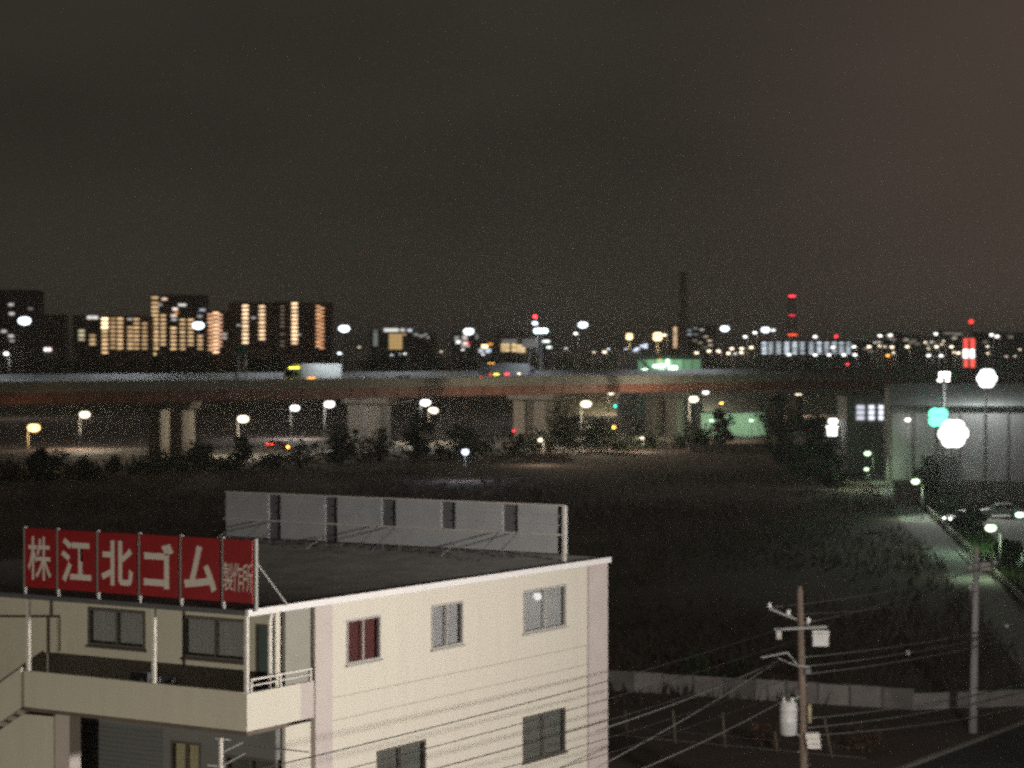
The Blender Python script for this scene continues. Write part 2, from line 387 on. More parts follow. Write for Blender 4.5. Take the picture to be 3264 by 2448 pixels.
# recessed front wall of the third floor with two windows and a door
def fh(a, c, d, e, x=XW):
    ym = (d + e) / 2; y1 = front(a, ym, x)[0]; y0 = front(c, ym, x)[0]; xm = (a + c) / 2
    return (y0, y1, front(xm, e, x)[1], front(xm, d, x)[1])
w1 = fh(281, 464, 1941, 2064); w2 = fh(584, 789, 1968, 2104); dr = fh(815, 861, 1990, 2190)
dr = (dr[0], dr[1], ZP0 + .12, dr[3])
wall_holes('x', XW, 0.18, 0.25, LW - .2, ZP0 + .1, ZR - .1, [w1, w2, dr]).build("wall", M_cream2, BLD)
for h in (w1, w2): window(BLD, 'x', XW, h[0], h[1], h[2], h[3], M_frame, M_curt, fr=.075, sill=True)
d_ = MB().box((XW - .02, dr[0], dr[2]), (XW + .06, dr[0] + .07, dr[3])).box((XW - .02, dr[1] - .07, dr[2]), (XW + .06, dr[1], dr[3])).box((XW - .02, dr[0] + .07, dr[3] - .07), (XW + .06, dr[1] - .07, dr[3])).build("door", M_frame, BLD)
MB().box((XW + .02, dr[0] + .07, dr[2]), (XW + .05, dr[1] - .07, dr[3] - .07)).build("door_leaf", mat("dark_teal_door", (0.07, 0.10, 0.10), .4), d_)
MB().tube([(XW - .04, dr[0] + .13, dr[2] + 1.0), (XW - .04, dr[0] + .13, dr[2] + 1.12)], .015, 6).build("handle", M_steel, d_)
y_ = max(.36, front(925, 2050, XW - .1)[0])
MB().tube([(XW - .08, y_, ZP0 + .12), (XW - .08, y_, ZR - .35), (XW - .02, y_, ZR - .2)], .055, 10).build("drainpipe", M_offwh, BLD, True)
# balcony
MB().box((0.0, .0, ZP0 + .0), (XW + .2, YB, ZP0 + .1)).build("balcony_slab", mat("brown_balcony_floor", (.13, .10, .085), .8, .2, 2), BLD)
MB().box((0, 0.12, ZP0 + .1), (.12, YB, ZP1)).build("parapet", M_cream2, BLD)
xs = side(960, 2300)[0]
MB().box((.0, 0, ZP0 + .1), (xs, .12, ZP1 - .02)).build("parapet", M_cream, BLD)
MB().box((xs, -.004, ZP0 + .1), (XP0, .12, ZP1 - .02)).build("parapet", M_mauve, BLD)
zr = ZP1 + .30
MB().box((XW + .18, .1, ZP0 + .1), (XP0, .2, ZR - .1)).build("wall", mat("shaded_return_wall", (.27, .265, .23), .8, .06, 1.5), BLD)  # return wall beside the balcony, its shade put into a darker grey-green colour
MB().box((XW + .18, .1, 0), (XP0, .2, ZP0 - .01)).build("wall", M_cream2, BLD)
rl = MB().box((.2, .04, zr - .045), (XP0, .09, zr)).build("rail", M_offwh, BLD)
MB().box((.2, .05, ZP1 + .12), (XP0, .08, ZP1 + .15)).build("middle_rail", M_offwh, rl)
for x in (.22, XP0 * .52, XP0 - .05): MB().box((x - .03, .04, ZP1 - .03), (x + .03, .085, zr - .046)).build("baluster", M_offwh, rl)
for sx_ in (793, 490, 82):
    y_ = min(max(front(sx_, 2000, .06)[0], .07), YB - .08)
    MB().box((.03, y_ - .042, ZP1), (.115, y_ + .042, ZR - .12)).build("post", M_offwh, BLD)
# roof: ribbed metal sheet, soffit, white verge board
b = MB(); n = 56; xs_ = [-.05 + (LS + .1) * k / n for k in range(n + 1)]
for k in range(n):
    a, c = xs_[k], xs_[k + 1]; m_ = a + (c - a) * .72; e_ = a + (c - a) * .86
    zt = ZR - .02; b.face([(a, -.02, zt), (m_, -.02, zt), (m_, LW, zt), (a, LW, zt)])
    b.face([(m_, -.02, zt), (e_, -.02, zt + .05), (e_, LW, zt + .05), (m_, LW, zt)]); b.face([(e_, -.02, zt + .05), (c, -.02, zt), (c, LW, zt), (e_, LW, zt + .05)])
roof = b.build("roof", M_roof, BLD)
MB().box((-.04, .0, ZR - .1), (LS, LW, ZR - .04)).build("soffit", M_offwh, roof)
MB().box((-.10, -.13, ZR - .12), (LS + .08, -.03, ZR + .045)).build("verge_board", M_white, roof, bevel=.01)
MB().box((-.10, -.03, ZR - .10), (-.05, LW, ZR + .02)).build("front_edge", M_dsteel, roof)
# lower front under the balcony: columns, roller shutter, windows
zz = ZP0
sh = fh(228, 520, 2300, 2600); yl = fh(545, 640, 2365, 2560); bl = fh(720, 880, 2415, 2600); yr = fh(900, 960, 2400, 2600)
hl = [(sh[0], sh[1], 0.3, zz - .35), (yl[0], yl[1], 4.2, yl[3]), (bl[0], bl[1], 4.4, bl[3])]
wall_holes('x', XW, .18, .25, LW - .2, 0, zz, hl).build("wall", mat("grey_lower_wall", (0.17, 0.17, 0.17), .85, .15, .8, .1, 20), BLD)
s_ = MB().box((XW + .02, sh[0], .3), (XW + .05, sh[1], zz - .35)).build("roller_shutter", M_grey2, BLD)
for k in range(int((zz - .7) / .12)):
    o = piece("slat", M_grey2, s_, (XW + .012, (sh[0] + sh[1]) / 2, .38 + k * .12), (.02, sh[1] - sh[0], .10))
window(BLD, 'x', XW, hl[1][0], hl[1][1], hl[1][2], hl[1][3], M_frame, mat("cream_blind", (0.60, 0.56, 0.36), .8, .1, 3), sill=False)
window(BLD, 'x', XW, hl[2][0], hl[2][1], hl[2][2], hl[2][3], M_frame, M_curtd, sill=False)
yc = fh(180, 226, 2300, 2448, .1)
MB().box((.05, yc[0], 0), (.45, yc[1], zz)).build("column", M_mauve, BLD)
MB().box((.05, .02, 0), (.35, .3, zz)).build("column", M_mauve, BLD) if False else None
# rooftop sign: six red panels on posts
SG = thing("rooftop_sign", "red rooftop sign of six panels with white characters above the balcony", "sign", (C0.x, C0.y, 0), A)
FONT = {}
def glyph(ch, w, h, thick, bold):
    cu = bpy.data.curves.new("glyph", 'FONT'); cu.body = ch; cu.size = 1.0; cu.offset = bold; cu.resolution_u = 3
    o = bpy.data.objects.new("glyph", cu); COL.objects.link(o); dg = bpy.context.evaluated_depsgraph_get()
    me = bpy.data.meshes.new_from_object(o.evaluated_get(dg)); bpy.data.objects.remove(o)
    if not me.vertices: return None
    xs = [v.co.x for v in me.vertices]; ys = [v.co.y for v in me.vertices]
    x0, x1, y0, y1 = min(xs), max(xs), min(ys), max(ys)
    for v in me.vertices: v.co = Vector(((v.co.x - (x0 + x1) / 2) / (x1 - x0) * w, (v.co.y - (y0 + y1) / 2) / (y1 - y0) * h, 0))
    return me
zs0 = front(813, 1924, .05)[1]; zs1 = front(813, 1722, .05)[1]
edges = [front(sx, 1800, .05)[0] for sx in (77, 182, 310, 443, 575, 709, 813)]
chars = "株江北ゴム"
gl_w = [.62, .66, .66, .62, .68]
for i in range(6):
    y1_, y0_ = edges[i], edges[i + 1]; gap = .055
    pn = MB().box((.02, y0_ + gap, zs0), (.10, y1_ - gap, zs1)).build("sign_panel", M_red, SG, bevel=.008)
    w_ = y1_ - y0_ - 2 * gap; h_ = zs1 - zs0; ym = (y0_ + y1_) / 2; zm = (zs0 + zs1) / 2
    items = [(chars[i], w_ * (gl_w[i] + .16), h_ * .74, 0, 0)] if i < 5 else [(c, w_ * .34, h_ * .46, (1 - k) * w_ * .335, -h_ * .10) for k, c in enumerate("製作所")]
    for ch, gw, gh, dy, dz in items:
        me = glyph(ch, gw, gh, .01, (.008, .026, .024, .03, .03, .004)[i])
        if me is None: continue
        me.materials.append(M_char); o = bpy.data.objects.new("character", me); COL.objects.link(o); o.parent = pn
        o.matrix_local = Matrix.Translation((.014, ym + dy, zm + dz)) @ Matrix(((0, 0, -1, 0), (-1, 0, 0, 0), (0, 1, 0, 0), (0, 0, 0, 1)))
for i, y_ in enumerate(edges):
    MB().box((.05, y_ - .022, ZR), (.13, y_ + .022, zs1 + .03)).build("post", M_steel, SG)
for i, y_ in enumerate(edges):
    MB().tube([(.13, y_, zs0 + (zs1 - zs0) * .62), (1.25, y_, ZR + .06)], .025, 6).build("brace", M_steel, SG)
MB().tube([(1.25, edges[0], ZR + .05), (1.25, edges[-1], ZR + .05)], .025, 6).build("foot_rail", M_steel, SG)
# grey hoarding on the back edge of the roof, seen from behind
HB = thing("roof_hoarding", "long grey billboard of six panels seen from behind at the roof's back edge", "billboard", (C0.x, C0.y, 0), A)
XH = 15.3
zt0 = front(1806, 1766, XH)[1]; zt1 = front(1806, 1614, XH)[1]; zt0 = max(zt0, ZR + .1)
pan = [(190, 405), (465, 690), (750, 975), (1045, 1275), (1345, 1585), (1660, 1905)]
ph = [[front(600 + p / 1.58, 1650, XH)[0] for p in q] for q in pan]
zg = zt0 + (zt1 - zt0) * .40
for i, (y1_, y0_) in enumerate(ph):
    MB().box((XH, y0_, zg + .02), (XH + .05, y1_, zt1)).build("panel", M_grey, HB)
    MB().box((XH, y0_, zt0), (XH + .05, y1_, zg)).build("panel", M_grey, HB)
    for f_ in (.33, .66):
        MB().box((XH - .05, y0_ + .02, zg + (zt1 - zg) * f_ - .02), (XH - .002, y1_ - .02, zg + (zt1 - zg) * f_ + .02)).build("stiffener", M_grey, HB)
for i in range(5):
    a, c = ph[i + 1][0] + .012, ph[i][1] - .012
    MB().box((XH + .055, a, zg + .02), (XH + .09, c, zt1 - .03)).build("dark_strip", M_grey2, HB)
    if i > 1: MB().box((XH + .0, a, zt0), (XH + .045, c, zg)).build("panel", M_grey, HB)
    else: MB().box((XH + .055, a, zt0), (XH + .09, c, zg)).build("dark_strip", M_grey2, HB)
MB().tube([(XH - .10, ph[0][0], zg), (XH - .10, ph[5][1], zg)], .03, 6).build("rail", M_offwh, HB)
MB().tube([(XH - .03, ph[0][0], zt1 + .02), (XH - .03, ph[5][1], zt1 + .02)], .03, 6).build("rail", M_offwh, HB)
MB().box((XH - .10, ph[5][1] + .0, ZR - .0), (XH - .002, ph[5][1] + .09, zt1)).build("post", M_offwh, HB)
for i, y_ in enumerate([p[1] + .06 for p in ph[:5]] + [p[0] - .06 for p in ph]):
    MB().box((XH + .052, y_ - .03, ZR - .0), (XH + .12, y_ + .03, zt1)).build("post", M_dsteel, HB)
    if i % 2 == 0: MB().tube([(XH - .11, y_, zg), (XH - 1.5, y_, ZR + .05)], .016, 6).build("brace", M_dsteel, HB)
    if i % 4 == 1: MB().tube([(XH - .11, y_, zt0 + .12), (XH - .85, y_, ZR + .05)], .014, 6).build("brace", M_steel, HB)
# outside stair with solid balustrades at the left
ST = thing("outside_stair", "cream outside stair with solid sloping balustrades beside the balcony", "stair", (C0.x, C0.y, 0), A)
ya, yb = YB + .06, YB + 5.2
def slope_wall(name, x0, x1, y0, y1, z0, z1, hgt, m=M_cream2):
    return MB().prism([(y0, z0), (y1, z1), (y1, z1 + hgt), (y0, z0 + hgt)], x0, x1, 'x').build(name, m, ST)
zl = front(80, 2262, .0)[1]
slope_wall("balustrade", -.05, .07, ya, yb, zl + .06, zl - 3.0, 1.0)
slope_wall("balustrade", 1.10, 1.20, ya, yb, zl - 2.2, zl + 1.0, 1.0)
slope_wall("balustrade", 1.22, 1.32, ya, yb, zl + 3.0 - 1.7, zl + 1.0, .9)
MB().prism([(yc[1] + .02, 3.0), (ya + 1.9, 3.0), (ya + 1.9, zl - 1.25), (ya, zl - .12), (yc[1] + .02, zl - .1)], .02, .1, 'x').build("wall", M_cream2, ST)
b = MB()
for k in range(17):
    y0_ = ya + .3 * k; z_ = zl - .1 - .175 * k; piece("step", M_conc, ST, (.585, y0_ + .15, z_), (1.0, .298, .12))
MB().box((-.05, yb, 0), (1.38, yb + .15, zl + 1.6)).build("wall", M_cream2, ST)
MB().box((0.1, yb - .9, zl + 1.35), (1.09, yb, zl + 1.5)).build("landing", M_conc, ST)
MB().tube([(.0, yb - .4, zl + 1.5), (.0, yb - .4, zl + 3.0)], .03, 6).build("rail_post", M_offwh, ST)
# things left on the balcony
def bal(sx, sy, x):  return front(sx, sy, x)[0]
def world(x, y, z): p = org + S * x + Fr * y; return (p.x, p.y, z)
zf = ZP0 + .101
t = thing("outdoor_unit", "dark cooling unit standing on the balcony left of the middle post", "cooling unit", world(1.1, bal(455, 2110, 1.1), zf), A)
MB().box((-.15, -.3, .06), (.15, .3, .98)).build("casing", M_dsteel, t, bevel=.02)
MB().lathe([(.2, 0), (.2, .02)], (0, 0, 0), 16).build("fan_grille", M_grey2, t).matrix_local = Matrix.Translation((-.152, 0, .62)) @ Matrix.Rotation(-math.pi / 2, 4, 'Y')
for y_ in (-.22, .22): MB().box((-.14, y_ - .03, 0), (.14, y_ + .03, .06)).build("foot", M_dsteel, t)
t = thing("folding_chair", "dark folding chair on the balcony between the two windows", "chair", world(.95, bal(520, 2110, .95), zf), A + .2)
MB().box((-.2, -.21, .42), (.2, .21, .45)).build("seat", M_dsteel, t); MB().box((.18, -.2, .62), (.21, .2, .92)).build("backrest", M_dsteel, t)
for y_ in (-.19, .19):
    MB().tube([(-.22, y_, 0), (.2, y_, .92)], .014, 6).build("leg", M_steel, t); MB().tube([(.24, y_, 0), (-.14, y_, .44)], .014, 6).build("leg", M_steel, t)
t = thing("low_bench", "low red-brown bench on the balcony under the wide window", "bench", world(1.05, bal(625, 2140, 1.05), zf), A)
M_rb = mat("red_brown_wood", (0.16, 0.045, 0.035), .7, .2, 3)
for k in range(3): MB().box((-.19 + k * .135, -.62, .40), (-.07 + k * .135, .62, .44)).build("slat", M_rb, t)
for y_ in (-.5, .5): MB().box((-.18, y_ - .03, 0), (.2, y_ + .03, .40)).build("leg", M_dsteel, t)

# ---------------------------------------------------------------- lamps
def street_lamp(lens, base_z, col, s, label, arm=(1.0, 0.0), r=.30, name="street_lamp", group=None, pole_r=.09, flat=.95, poles=True, cat="street lamp", pm=None, power=None, bulb_r=.12, spot=0, aim=None, lens_e=3.2):
    """lens = world point of the glowing glass; pole stands to one side of it under a bent arm"""
    lens = Vector(lens); ax, ay = arm; base = Vector((lens.x + ax, lens.y + ay, base_z)); h = lens.z - base_z; pm = pm or M_steel
    t = thing(name, label, cat, base, 0, group)
    MB().tube([(0, 0, 0), (0, 0, h - .2)], pole_r, 8, pole_r * .65).build("pole", pm, t, True)
    MB().lathe([(pole_r * 2, 0), (pole_r * 2, .1), (pole_r * 1.2, .3)], n=8).build("base_collar", pm, t)
    MB().tube([(0, 0, h - .25), (-ax * .25, -ay * .25, h + r * flat * .7), (-ax, -ay, h + r * flat + .04)], pole_r * .6, 6).build("arm", pm, t, True)
    ov = 1.0 if name == "park_lamp" else 1.4
    hd = MB().lathe([(r * .62, r * flat * .82), (r * .66, r * flat * .9), (r * .4, r * flat + .06), (r * .1, r * flat + .1)], (-ax, -ay, h + .0), 14, ov, 1.0).build("lamp_head", M_dsteel, t, True)
    q = [(math.cos(a) * r, math.sin(a) * r * flat) for a in [R(-88 + k * 150 / 7) for k in range(8)]]
    MB().lathe(q, (-ax, -ay, h - .025), 14, ov, 1.0).build("lens", emi(col, min(s, lens_e)), hd, True)
    bulb(t, (-ax, -ay, h - .1 - r * flat), col, power if power is not None else s * 15.0, bulb_r, spot, aim)
    return t
def flood_mast(lens, base_z, col, s, w, label, rows=2, cols=3, face=(0, -1, -.35), name="floodlight_mast", group=None, pole_r=.16, lamp=.34, power=None, aim=(0, .45, -1), cone=140):
    lens = Vector(lens); t = thing(name, label, "floodlight", (lens.x, lens.y + .35, base_z), 0, group); h = lens.z - base_z
    MB().tube([(0, 0, 0), (0, 0, h + w * .3)], pole_r, 10, pole_r * .6).build("pole", M_steel, t, True)
    yaw = math.atan2(face[0], -face[1]); st = lamp * (.8 if rows * cols >= 6 else 1.05)
    n = rows * cols
    spots = [(-.5, 0), (.5, 0)] if n == 2 else ([(0, 0)] + [(math.cos(a), math.sin(a)) for a in [k * math.pi / 3 for k in range(6)]] if n >= 6 else [(-.5, -.5), (.5, -.5), (-.5, .5), (.5, .5)])
    for dz in sorted({round(q[1], 2) for q in spots}): MB().box((-st * 1.1, -.12, h + dz * st - .05), (st * 1.1, -.02, h + dz * st + .05)).build("crossbar", M_steel, t)
    for dx, dz in spots:
        hd = MB().lathe([(lamp, 0), (lamp * 1.02, .06), (lamp * .55, .35), (lamp * .3, .4)], n=14).build("floodlight_housing", M_dsteel, t, True)
        hd.matrix_local = Matrix.Translation((dx * st, -.45, h + dz * st)) @ Matrix.Rotation(yaw, 4, 'Z') @ Matrix.Rotation(R(-76), 4, 'X')
        MB().lathe([(lamp * .93, -.04), (lamp * .95, -.005)], n=14).build("lens", emi(col, min(s, 3.0)), hd)
    bulb(t, (0, -1.0 if aim[1] < .8 else .8, h), col, power if power is not None else s * 14.0, .4, cone, aim)
    return t

# street lamps beside the building (the lamp whose reflection shows in the far third-floor window, and two of the street in front)
street_lamp((18.6, 73.6, 8.2), 0, WHT, 60, "white street lamp on the lane beside the cream building", (.9, .2), .15, power=600, lens_e=60)
street_lamp((17.0, 42.0, 13.6), 0, (1.0, .93, .845), 60, "tall warm white lamp mast on the street before the building's side wall", (1.2, -.6), .5, power=47000, bulb_r=.7, spot=132, aim=(-18, 19, -4.4))
street_lamp((-16.5, 38.0, 5.6), 0, (1.0, .93, .74), 60, "yellowish street lamp on the street before the outside stair", (-1.0, -.4), .3, power=5600, spot=0)

# ---------------------------------------------------------------- utility poles and wires
def insulator(parent, p, s=1.0):
    MB().lathe([(.03 * s, 0), (.03 * s, .05), (.07 * s, .06), (.075 * s, .11), (.045 * s, .13), (.065 * s, .15), (.06 * s, .2), (.02 * s, .23)], p, 10).build("insulator", M_porc, parent, True)
PY = 78.0
pt = at(2550, 1868, PY)
UP = thing("utility_pole", "old brown utility pole with crossarms, transformer can and boxes", "utility pole", (pt.x + .2, PY, 0))
lean = -.2
MB().tube([(0, 0, 0), (lean * .5, 0, pt.z * .5), (lean, 0, pt.z - .25), (lean, 0, pt.z)], .155, 12, .08).build("pole", M_wood, UP, True)
def loc_(sx, sy, dy=0): p = at(sx, sy, PY + dy); return Vector((p.x - UP.location.x, dy, p.z))
def arm(parent, a, b, w=.05, m=M_steel):
    return MB().tube([a, b], w, 6).build("crossarm", m, parent)
a1 = arm(UP, loc_(2452, 1940, -.3), loc_(2578, 1990, .3)); 
for sx_, sy_ in ((2453, 1936), (2513, 1958), (2577, 1983)): insulator(UP, loc_(sx_, sy_ + 6, -.1), 1.1)
arm(UP, loc_(2467, 2007, -.25), loc_(2636, 1998, -.25), .055); 
for k, sx_ in enumerate((2478, 2486)): MB().lathe([(.05, -.3), (.06, -.05), (.03, 0)], loc_(sx_, 2010, -.25), 8).build("hanger", M_offwh, UP, True)
MB().box(loc_(2590, 2028, -.4), loc_(2636, 2056, .1)).build("switch_box", M_steel, UP, bevel=.03)
for sy_ in (2010, 2019): MB().box(loc_(2590, sy_, -.4), loc_(2637, sy_ + 5, .1)).build("switch_rail", M_steel, UP)
arm(UP, loc_(2425, 2097, -.3), loc_(2510, 2080, -.2), .035); arm(UP, loc_(2510, 2080, -.2), loc_(2545, 2125, 0), .03); arm(UP, loc_(2480, 2098, -.2), loc_(2545, 2125, 0), .025)
arm(UP, loc_(2540, 2122, -.25), loc_(2580, 2126, -.25), .04); MB().box(loc_(2566, 2132, -.3), loc_(2582, 2146, 0)).build("junction_box", M_grey2, UP, bevel=.02)
tr = MB().lathe([(.22, -.55), (.29, -.5), (.30, -.1), (.31, -.08), (.30, -.06), (.30, .32), (.31, .34), (.30, .36), (.28, .55), (.1, .62)], loc_(2513, 2292, -.45), 16).build("transformer", mat("pale_grey_enamel", (0.62, 0.61, 0.62), .45, .08, 3), UP, True)
for dx in (-.16, .12): MB().lathe([(.04, 0), (.07, .05), (.04, .1), (.06, .14), (.03, .2)], loc_(2513, 2292, -.45) + Vector((dx, -.1, .55)), 8).build("bushing", M_porc, tr, True)
MB().tube([loc_(2520, 2235, -.35), loc_(2555, 2215, 0)], .03, 6).build("bracket", M_steel, UP); MB().tube([loc_(2520, 2330, -.35), loc_(2555, 2350, 0)], .03, 6).build("bracket", M_steel, UP)
MB().tube([loc_(2580, 2245, -.2), loc_(2580, 2305, -.2)], .075, 8).build("cable_closure", mat("old_conduit", (0.38, 0.33, 0.22), .7, .15, 4), UP, True)
for k, sy_ in enumerate((2338, 2356, 2370)): MB().box(loc_(2568 + k * 3, sy_, -.4), loc_(2608 + k * 2, sy_ + 11, 0)).build("meter_box", M_offwh, UP, bevel=.01)
for k in range(10): MB().tube([(.22 * (1 if k % 2 else -1) + lean * k / 12, 0, 1.8 + k * .45), (lean * k / 12, 0, 1.8 + k * .45)], .014, 5).build("step_bolt", M_steel, UP)
# concrete pole by the path
PY2 = 17.0 * F / (2335 - HZ); pb = gnd(3101, 2335); p2 = at(3110, 1762, PY2)
CP = thing("utility_pole", "pale concrete utility pole with bracket cluster near its top", "utility pole", (pb.x, pb.y, 0))
MB().tube([(0, 0, 0), (p2.x - pb.x, 0, p2.z)], .21, 12, .12).build("pole", M_cpole, CP, True)
def loc2(sx, sy, dy=0): p = at(sx, sy, PY2 + dy); return Vector((p.x - pb.x, dy, p.z))
MB().lathe([(.10, 0), (.13, .1), (.09, .3), (.03, .36)], loc2(3110, 1764), 8).build("cap", M_offwh, CP, True)
arm(CP, loc2(3100, 1790, -.1), loc2(3175, 1806, -.1), .045); arm(CP, loc2(3085, 1822, -.15), loc2(3120, 1820, -.1), .045)
MB().box(loc2(3122, 1792, -.35), loc2(3150, 1815, .05)).build("switch_box", M_offwh, CP, bevel=.03)
for sx_, sy_ in ((3090, 1818), (3090, 1880), (3168, 1800)): insulator(CP, loc2(sx_, sy_, -.15), 1.5)
arm(CP, loc2(3086, 1884, -.15), loc2(3112, 1884, -.1), .04); arm(CP, loc2(3150, 1815, 0), loc2(3175, 1870, .1), .03)
for sy_ in (2030, 2190, 2255): MB().lathe([(.20, -.03), (.20, .03)], loc2(3103, sy_), 10).build("band", M_dsteel, CP)
# wires
WG = "overhead wires strung between the poles"
M_cable2 = mat('weathered_cable', (.17, .165, .16), .6)
def wire(a, b, sag, r, label, n=16, m=None):
    a, b = Vector(a), Vector(b); pts = [a.lerp(b, k / n) - Vector((0, 0, sag * 4 * (k / n) * (1 - k / n))) for k in range(n + 1)]
    o = MB().tube(pts, r, 5).build("power_line", m or M_cable, None, True); tag(o, label, "wire", WG); return o
LW1 = "dark overhead wire crossing before the cream building's side wall"
for (x0, y0, x1, y1, y2a, y2b, r) in ((2545, 1985, 930, 2402, 78, 46, .014), (2550, 2035, 930, 2470, 78, 46, .012), (2550, 2095, 1100, 2500, 78, 46, .015), (2550, 2150, 1100, 2560, 78, 47, .011), (2550, 2190, 1200, 2590, 78, 47, .011)):
    a = at(x0, y0, y2a); c = at(x1, y1, y2b); d = (c - a); wire(a, c + d * .25, .25, r, LW1)
LW2 = "thin overhead wire running from the brown pole towards the right"
for (x0, y0, x1, y1, d1) in ((2560, 2095, 3300, 1975, 112), (2560, 2125, 3300, 1995, 110), (2560, 2150, 3300, 2015, 108), (2575, 2290, 3300, 2170, 106), (2575, 2320, 3300, 2195, 104), (2575, 2345, 3300, 2245, 102)):
    wire(at(x0, y0, PY - .2), at(x1, y1, d1), .2, .022, LW2, m=M_cable2)
LW3 = "thin overhead wire running from the brown pole down to the left"
for (x0, y0, x1, y1) in ((2490, 2100, 1900, 2448), (2520, 2220, 2000, 2470), (2470, 2110, 1900, 2330)):
    wire(at(x0, y0, PY), at(x1, y1, 62), .1, .018, LW3, m=M_cable2)
LW4 = "thin wire between the brown pole and the pale concrete pole"
for (x0, y0, x1, y1) in ((2577, 1983, 3090, 1818), (2513, 1958, 3090, 1880), (2453, 1936, 3168, 1800)):
    wire(at(x0, y0, PY), at(x1, y1, PY2), .25, .014, LW4, m=M_cable2)
for sx_, sy_ in ((2895, 2080), (3209, 1995)):
    p = at(sx_, sy_, 93 if sx_ < 3000 else 105); o = MB().lathe([(.02, -.12), (.1, -.06), (.11, .04), (.02, .1)], (0, 0, 0), 8).build("wire_marker", M_porc, None, True, loc=p)
    tag(o, "small pale insulator knob on a wire " + ("left" if sx_ < 3000 else "right") + " of the pale concrete pole", "insulator")
# small bracket pole at the foot of the front
q = at(704, 2352, 52.0); t = thing("bracket_pole", "slim pale pole with wire brackets before the shuttered lower front", "pole", (q.x, q.y, 0))
MB().tube([(0, 0, 0), (0, 0, q.z)], .05, 8).build("pole", M_offwh, t, True)
for a, c in (((-.12, 0, q.z - .02), (.22, 0, q.z - .05)), ((0, 0, q.z - .35), (.5, 0, q.z - .1)), ((-.3, 0, q.z - .62), (.1, 0, q.z - .66)), ((0, 0, q.z - .65), (.55, 0, q.z - .35))): MB().tube([a, c], .02, 6).build("bracket", M_steel, t)
wire((q.x, q.y, q.z - .05), at(985, 2397, 53), .02, .016, "dark wire from the slim bracket pole to the building's corner")

# ---------------------------------------------------------------- concrete panel wall, fence and scrub at the lower right
wa = gnd(1925, 2199); wb = gnd(2905, 2262)
wd = (wb - wa); wl = wd.length; wdn = wd.normalized(); wang = math.atan2(wdn.y, wdn.x)
CW = thing("panel_wall", "low grey concrete panel wall with posts at the edge of the field", "wall", wa, wang)
n = int(wl / 1.62)
M_blocks = [M_block, mat("concrete_wall_panel_dirty", (0.31, 0.285, 0.275), 0.9, 0.3, 0.9, 0.2, 14), mat("concrete_wall_panel_pale", (0.50, 0.46, 0.45), 0.85, 0.2, 0.9, 0.2, 14)]
for k in range(-3, n + 1):
    x0 = k * 1.62; h = 1.02 + rnd.uniform(-.03, .03)
    MB().box((x0 + .06, -.04, 0), (x0 + 1.56, .04, h)).build("panel", M_blocks[rnd.choice((0, 0, 1, 2))], CW)
    MB().box((x0 - .055, -.07, 0), (x0 + .055, .07, h + .05)).build("post", M_concd, CW)
pa = gnd(2905, 2262); pb_ = gnd(3350, 2245); v = pb_ - pa
t = thing("field_kerb", "pale low concrete kerb continuing from the panel wall", "kerb", pa, math.atan2(v.y, v.x))
for k in range(int(v.length / 2)): MB().box((k * 2 + .01, -.12, 0), (k * 2 + 1.99, .12, .78)).build("kerb_block", M_block, t)
fa = gnd(1900, 2345); fb = gnd(2760, 2425); v = fb - fa
FN = thing("wire_fence", "thin steel post fence with rails before the panel wall", "fence", fa, math.atan2(v.y, v.x))
k = 0
for sx_, sy0, sy1 in ((2008, 2352, 2262), (2155, 2368, 2262), (2310, 2384, 2272), (2480, 2398, 2330), (2660, 2412, 2290)):
    p = gnd(sx_, sy0); q = at(sx_ - 10, sy1, p.y); lx = (p - fa).dot(v.normalized())
    MB().tube([(lx, 0, 0), (lx - (.35 if k == 4 else .12), 0, q.z)], .04, 6).build("post", mat("rusty_post", (0.32, 0.27, 0.19), .8, .3, 5), FN, True); k += 1
for z in (.10,): MB().tube([(0, 0, z), (v.length, 0, z)], .022, 5).build("rail", M_concd, FN)
for z in (.5,): MB().tube([(0, .0, z), (v.length, .0, z)], .005, 4).build("wire", M_steel, FN)

# ---------------------------------------------------------------- trees and shrubs
def tree(name, label, pos, h, w, m, group=None, leaves=700, leaf=.35, trunk=.3, cat="tree", bottom=.25, seed=None):
    rr = random.Random(seed if seed is not None else rnd.random()); t = thing(name, label, cat, pos, rr.uniform(0, 6), group)
    b = MB(); tips = []
    nb = 6; th = h * .55; b.tube([(0, 0, 0), (rr.uniform(-.1, .1), rr.uniform(-.1, .1), th * .5), (rr.uniform(-.2, .2), rr.uniform(-.2, .2), th)], trunk * .12 * h / 3, 7, trunk * .05 * h / 3)
    cl = []
    for k in range(9):
        a = rr.uniform(0, 6.28); z = h * (bottom + (1 - bottom) * (k + .6) / 9.4); f = math.sin(math.pi * min(.97, (z / h - bottom * .6) / (1.05 - bottom * .6))) ** .7
        r_ = w * .5 * f * rr.uniform(.35, .75); c = Vector((math.cos(a) * r_, math.sin(a) * r_, z)); cl.append((c, w * rr.uniform(.17, .30)))
        b.tube([(0, 0, min(th, z * .75)), tuple(c)], trunk * .04 * h / 3, 5, .01)
    b.build("trunk", M_bark, t)
    b = MB()
    for i in range(leaves):
        c, r_ = rr.choice(cl); d = Vector((rr.gauss(0, 1), rr.gauss(0, 1), rr.gauss(0, .8))); d = d.normalized() * r_ * rr.random() ** .4
        p = c + d; q = Quaternion((rr.gauss(0, 1), rr.gauss(0, 1), rr.gauss(0, 1), rr.gauss(0, 1))).normalized(); l = leaf * rr.uniform(.5, 1.2)
        b.face([p + q @ Vector(o) for o in ((-l, 0, 0), (0, -l * .45, .05 * l), (l, 0, 0), (0, l * .45, .05 * l))])
    b.build("crown", m, t); return t
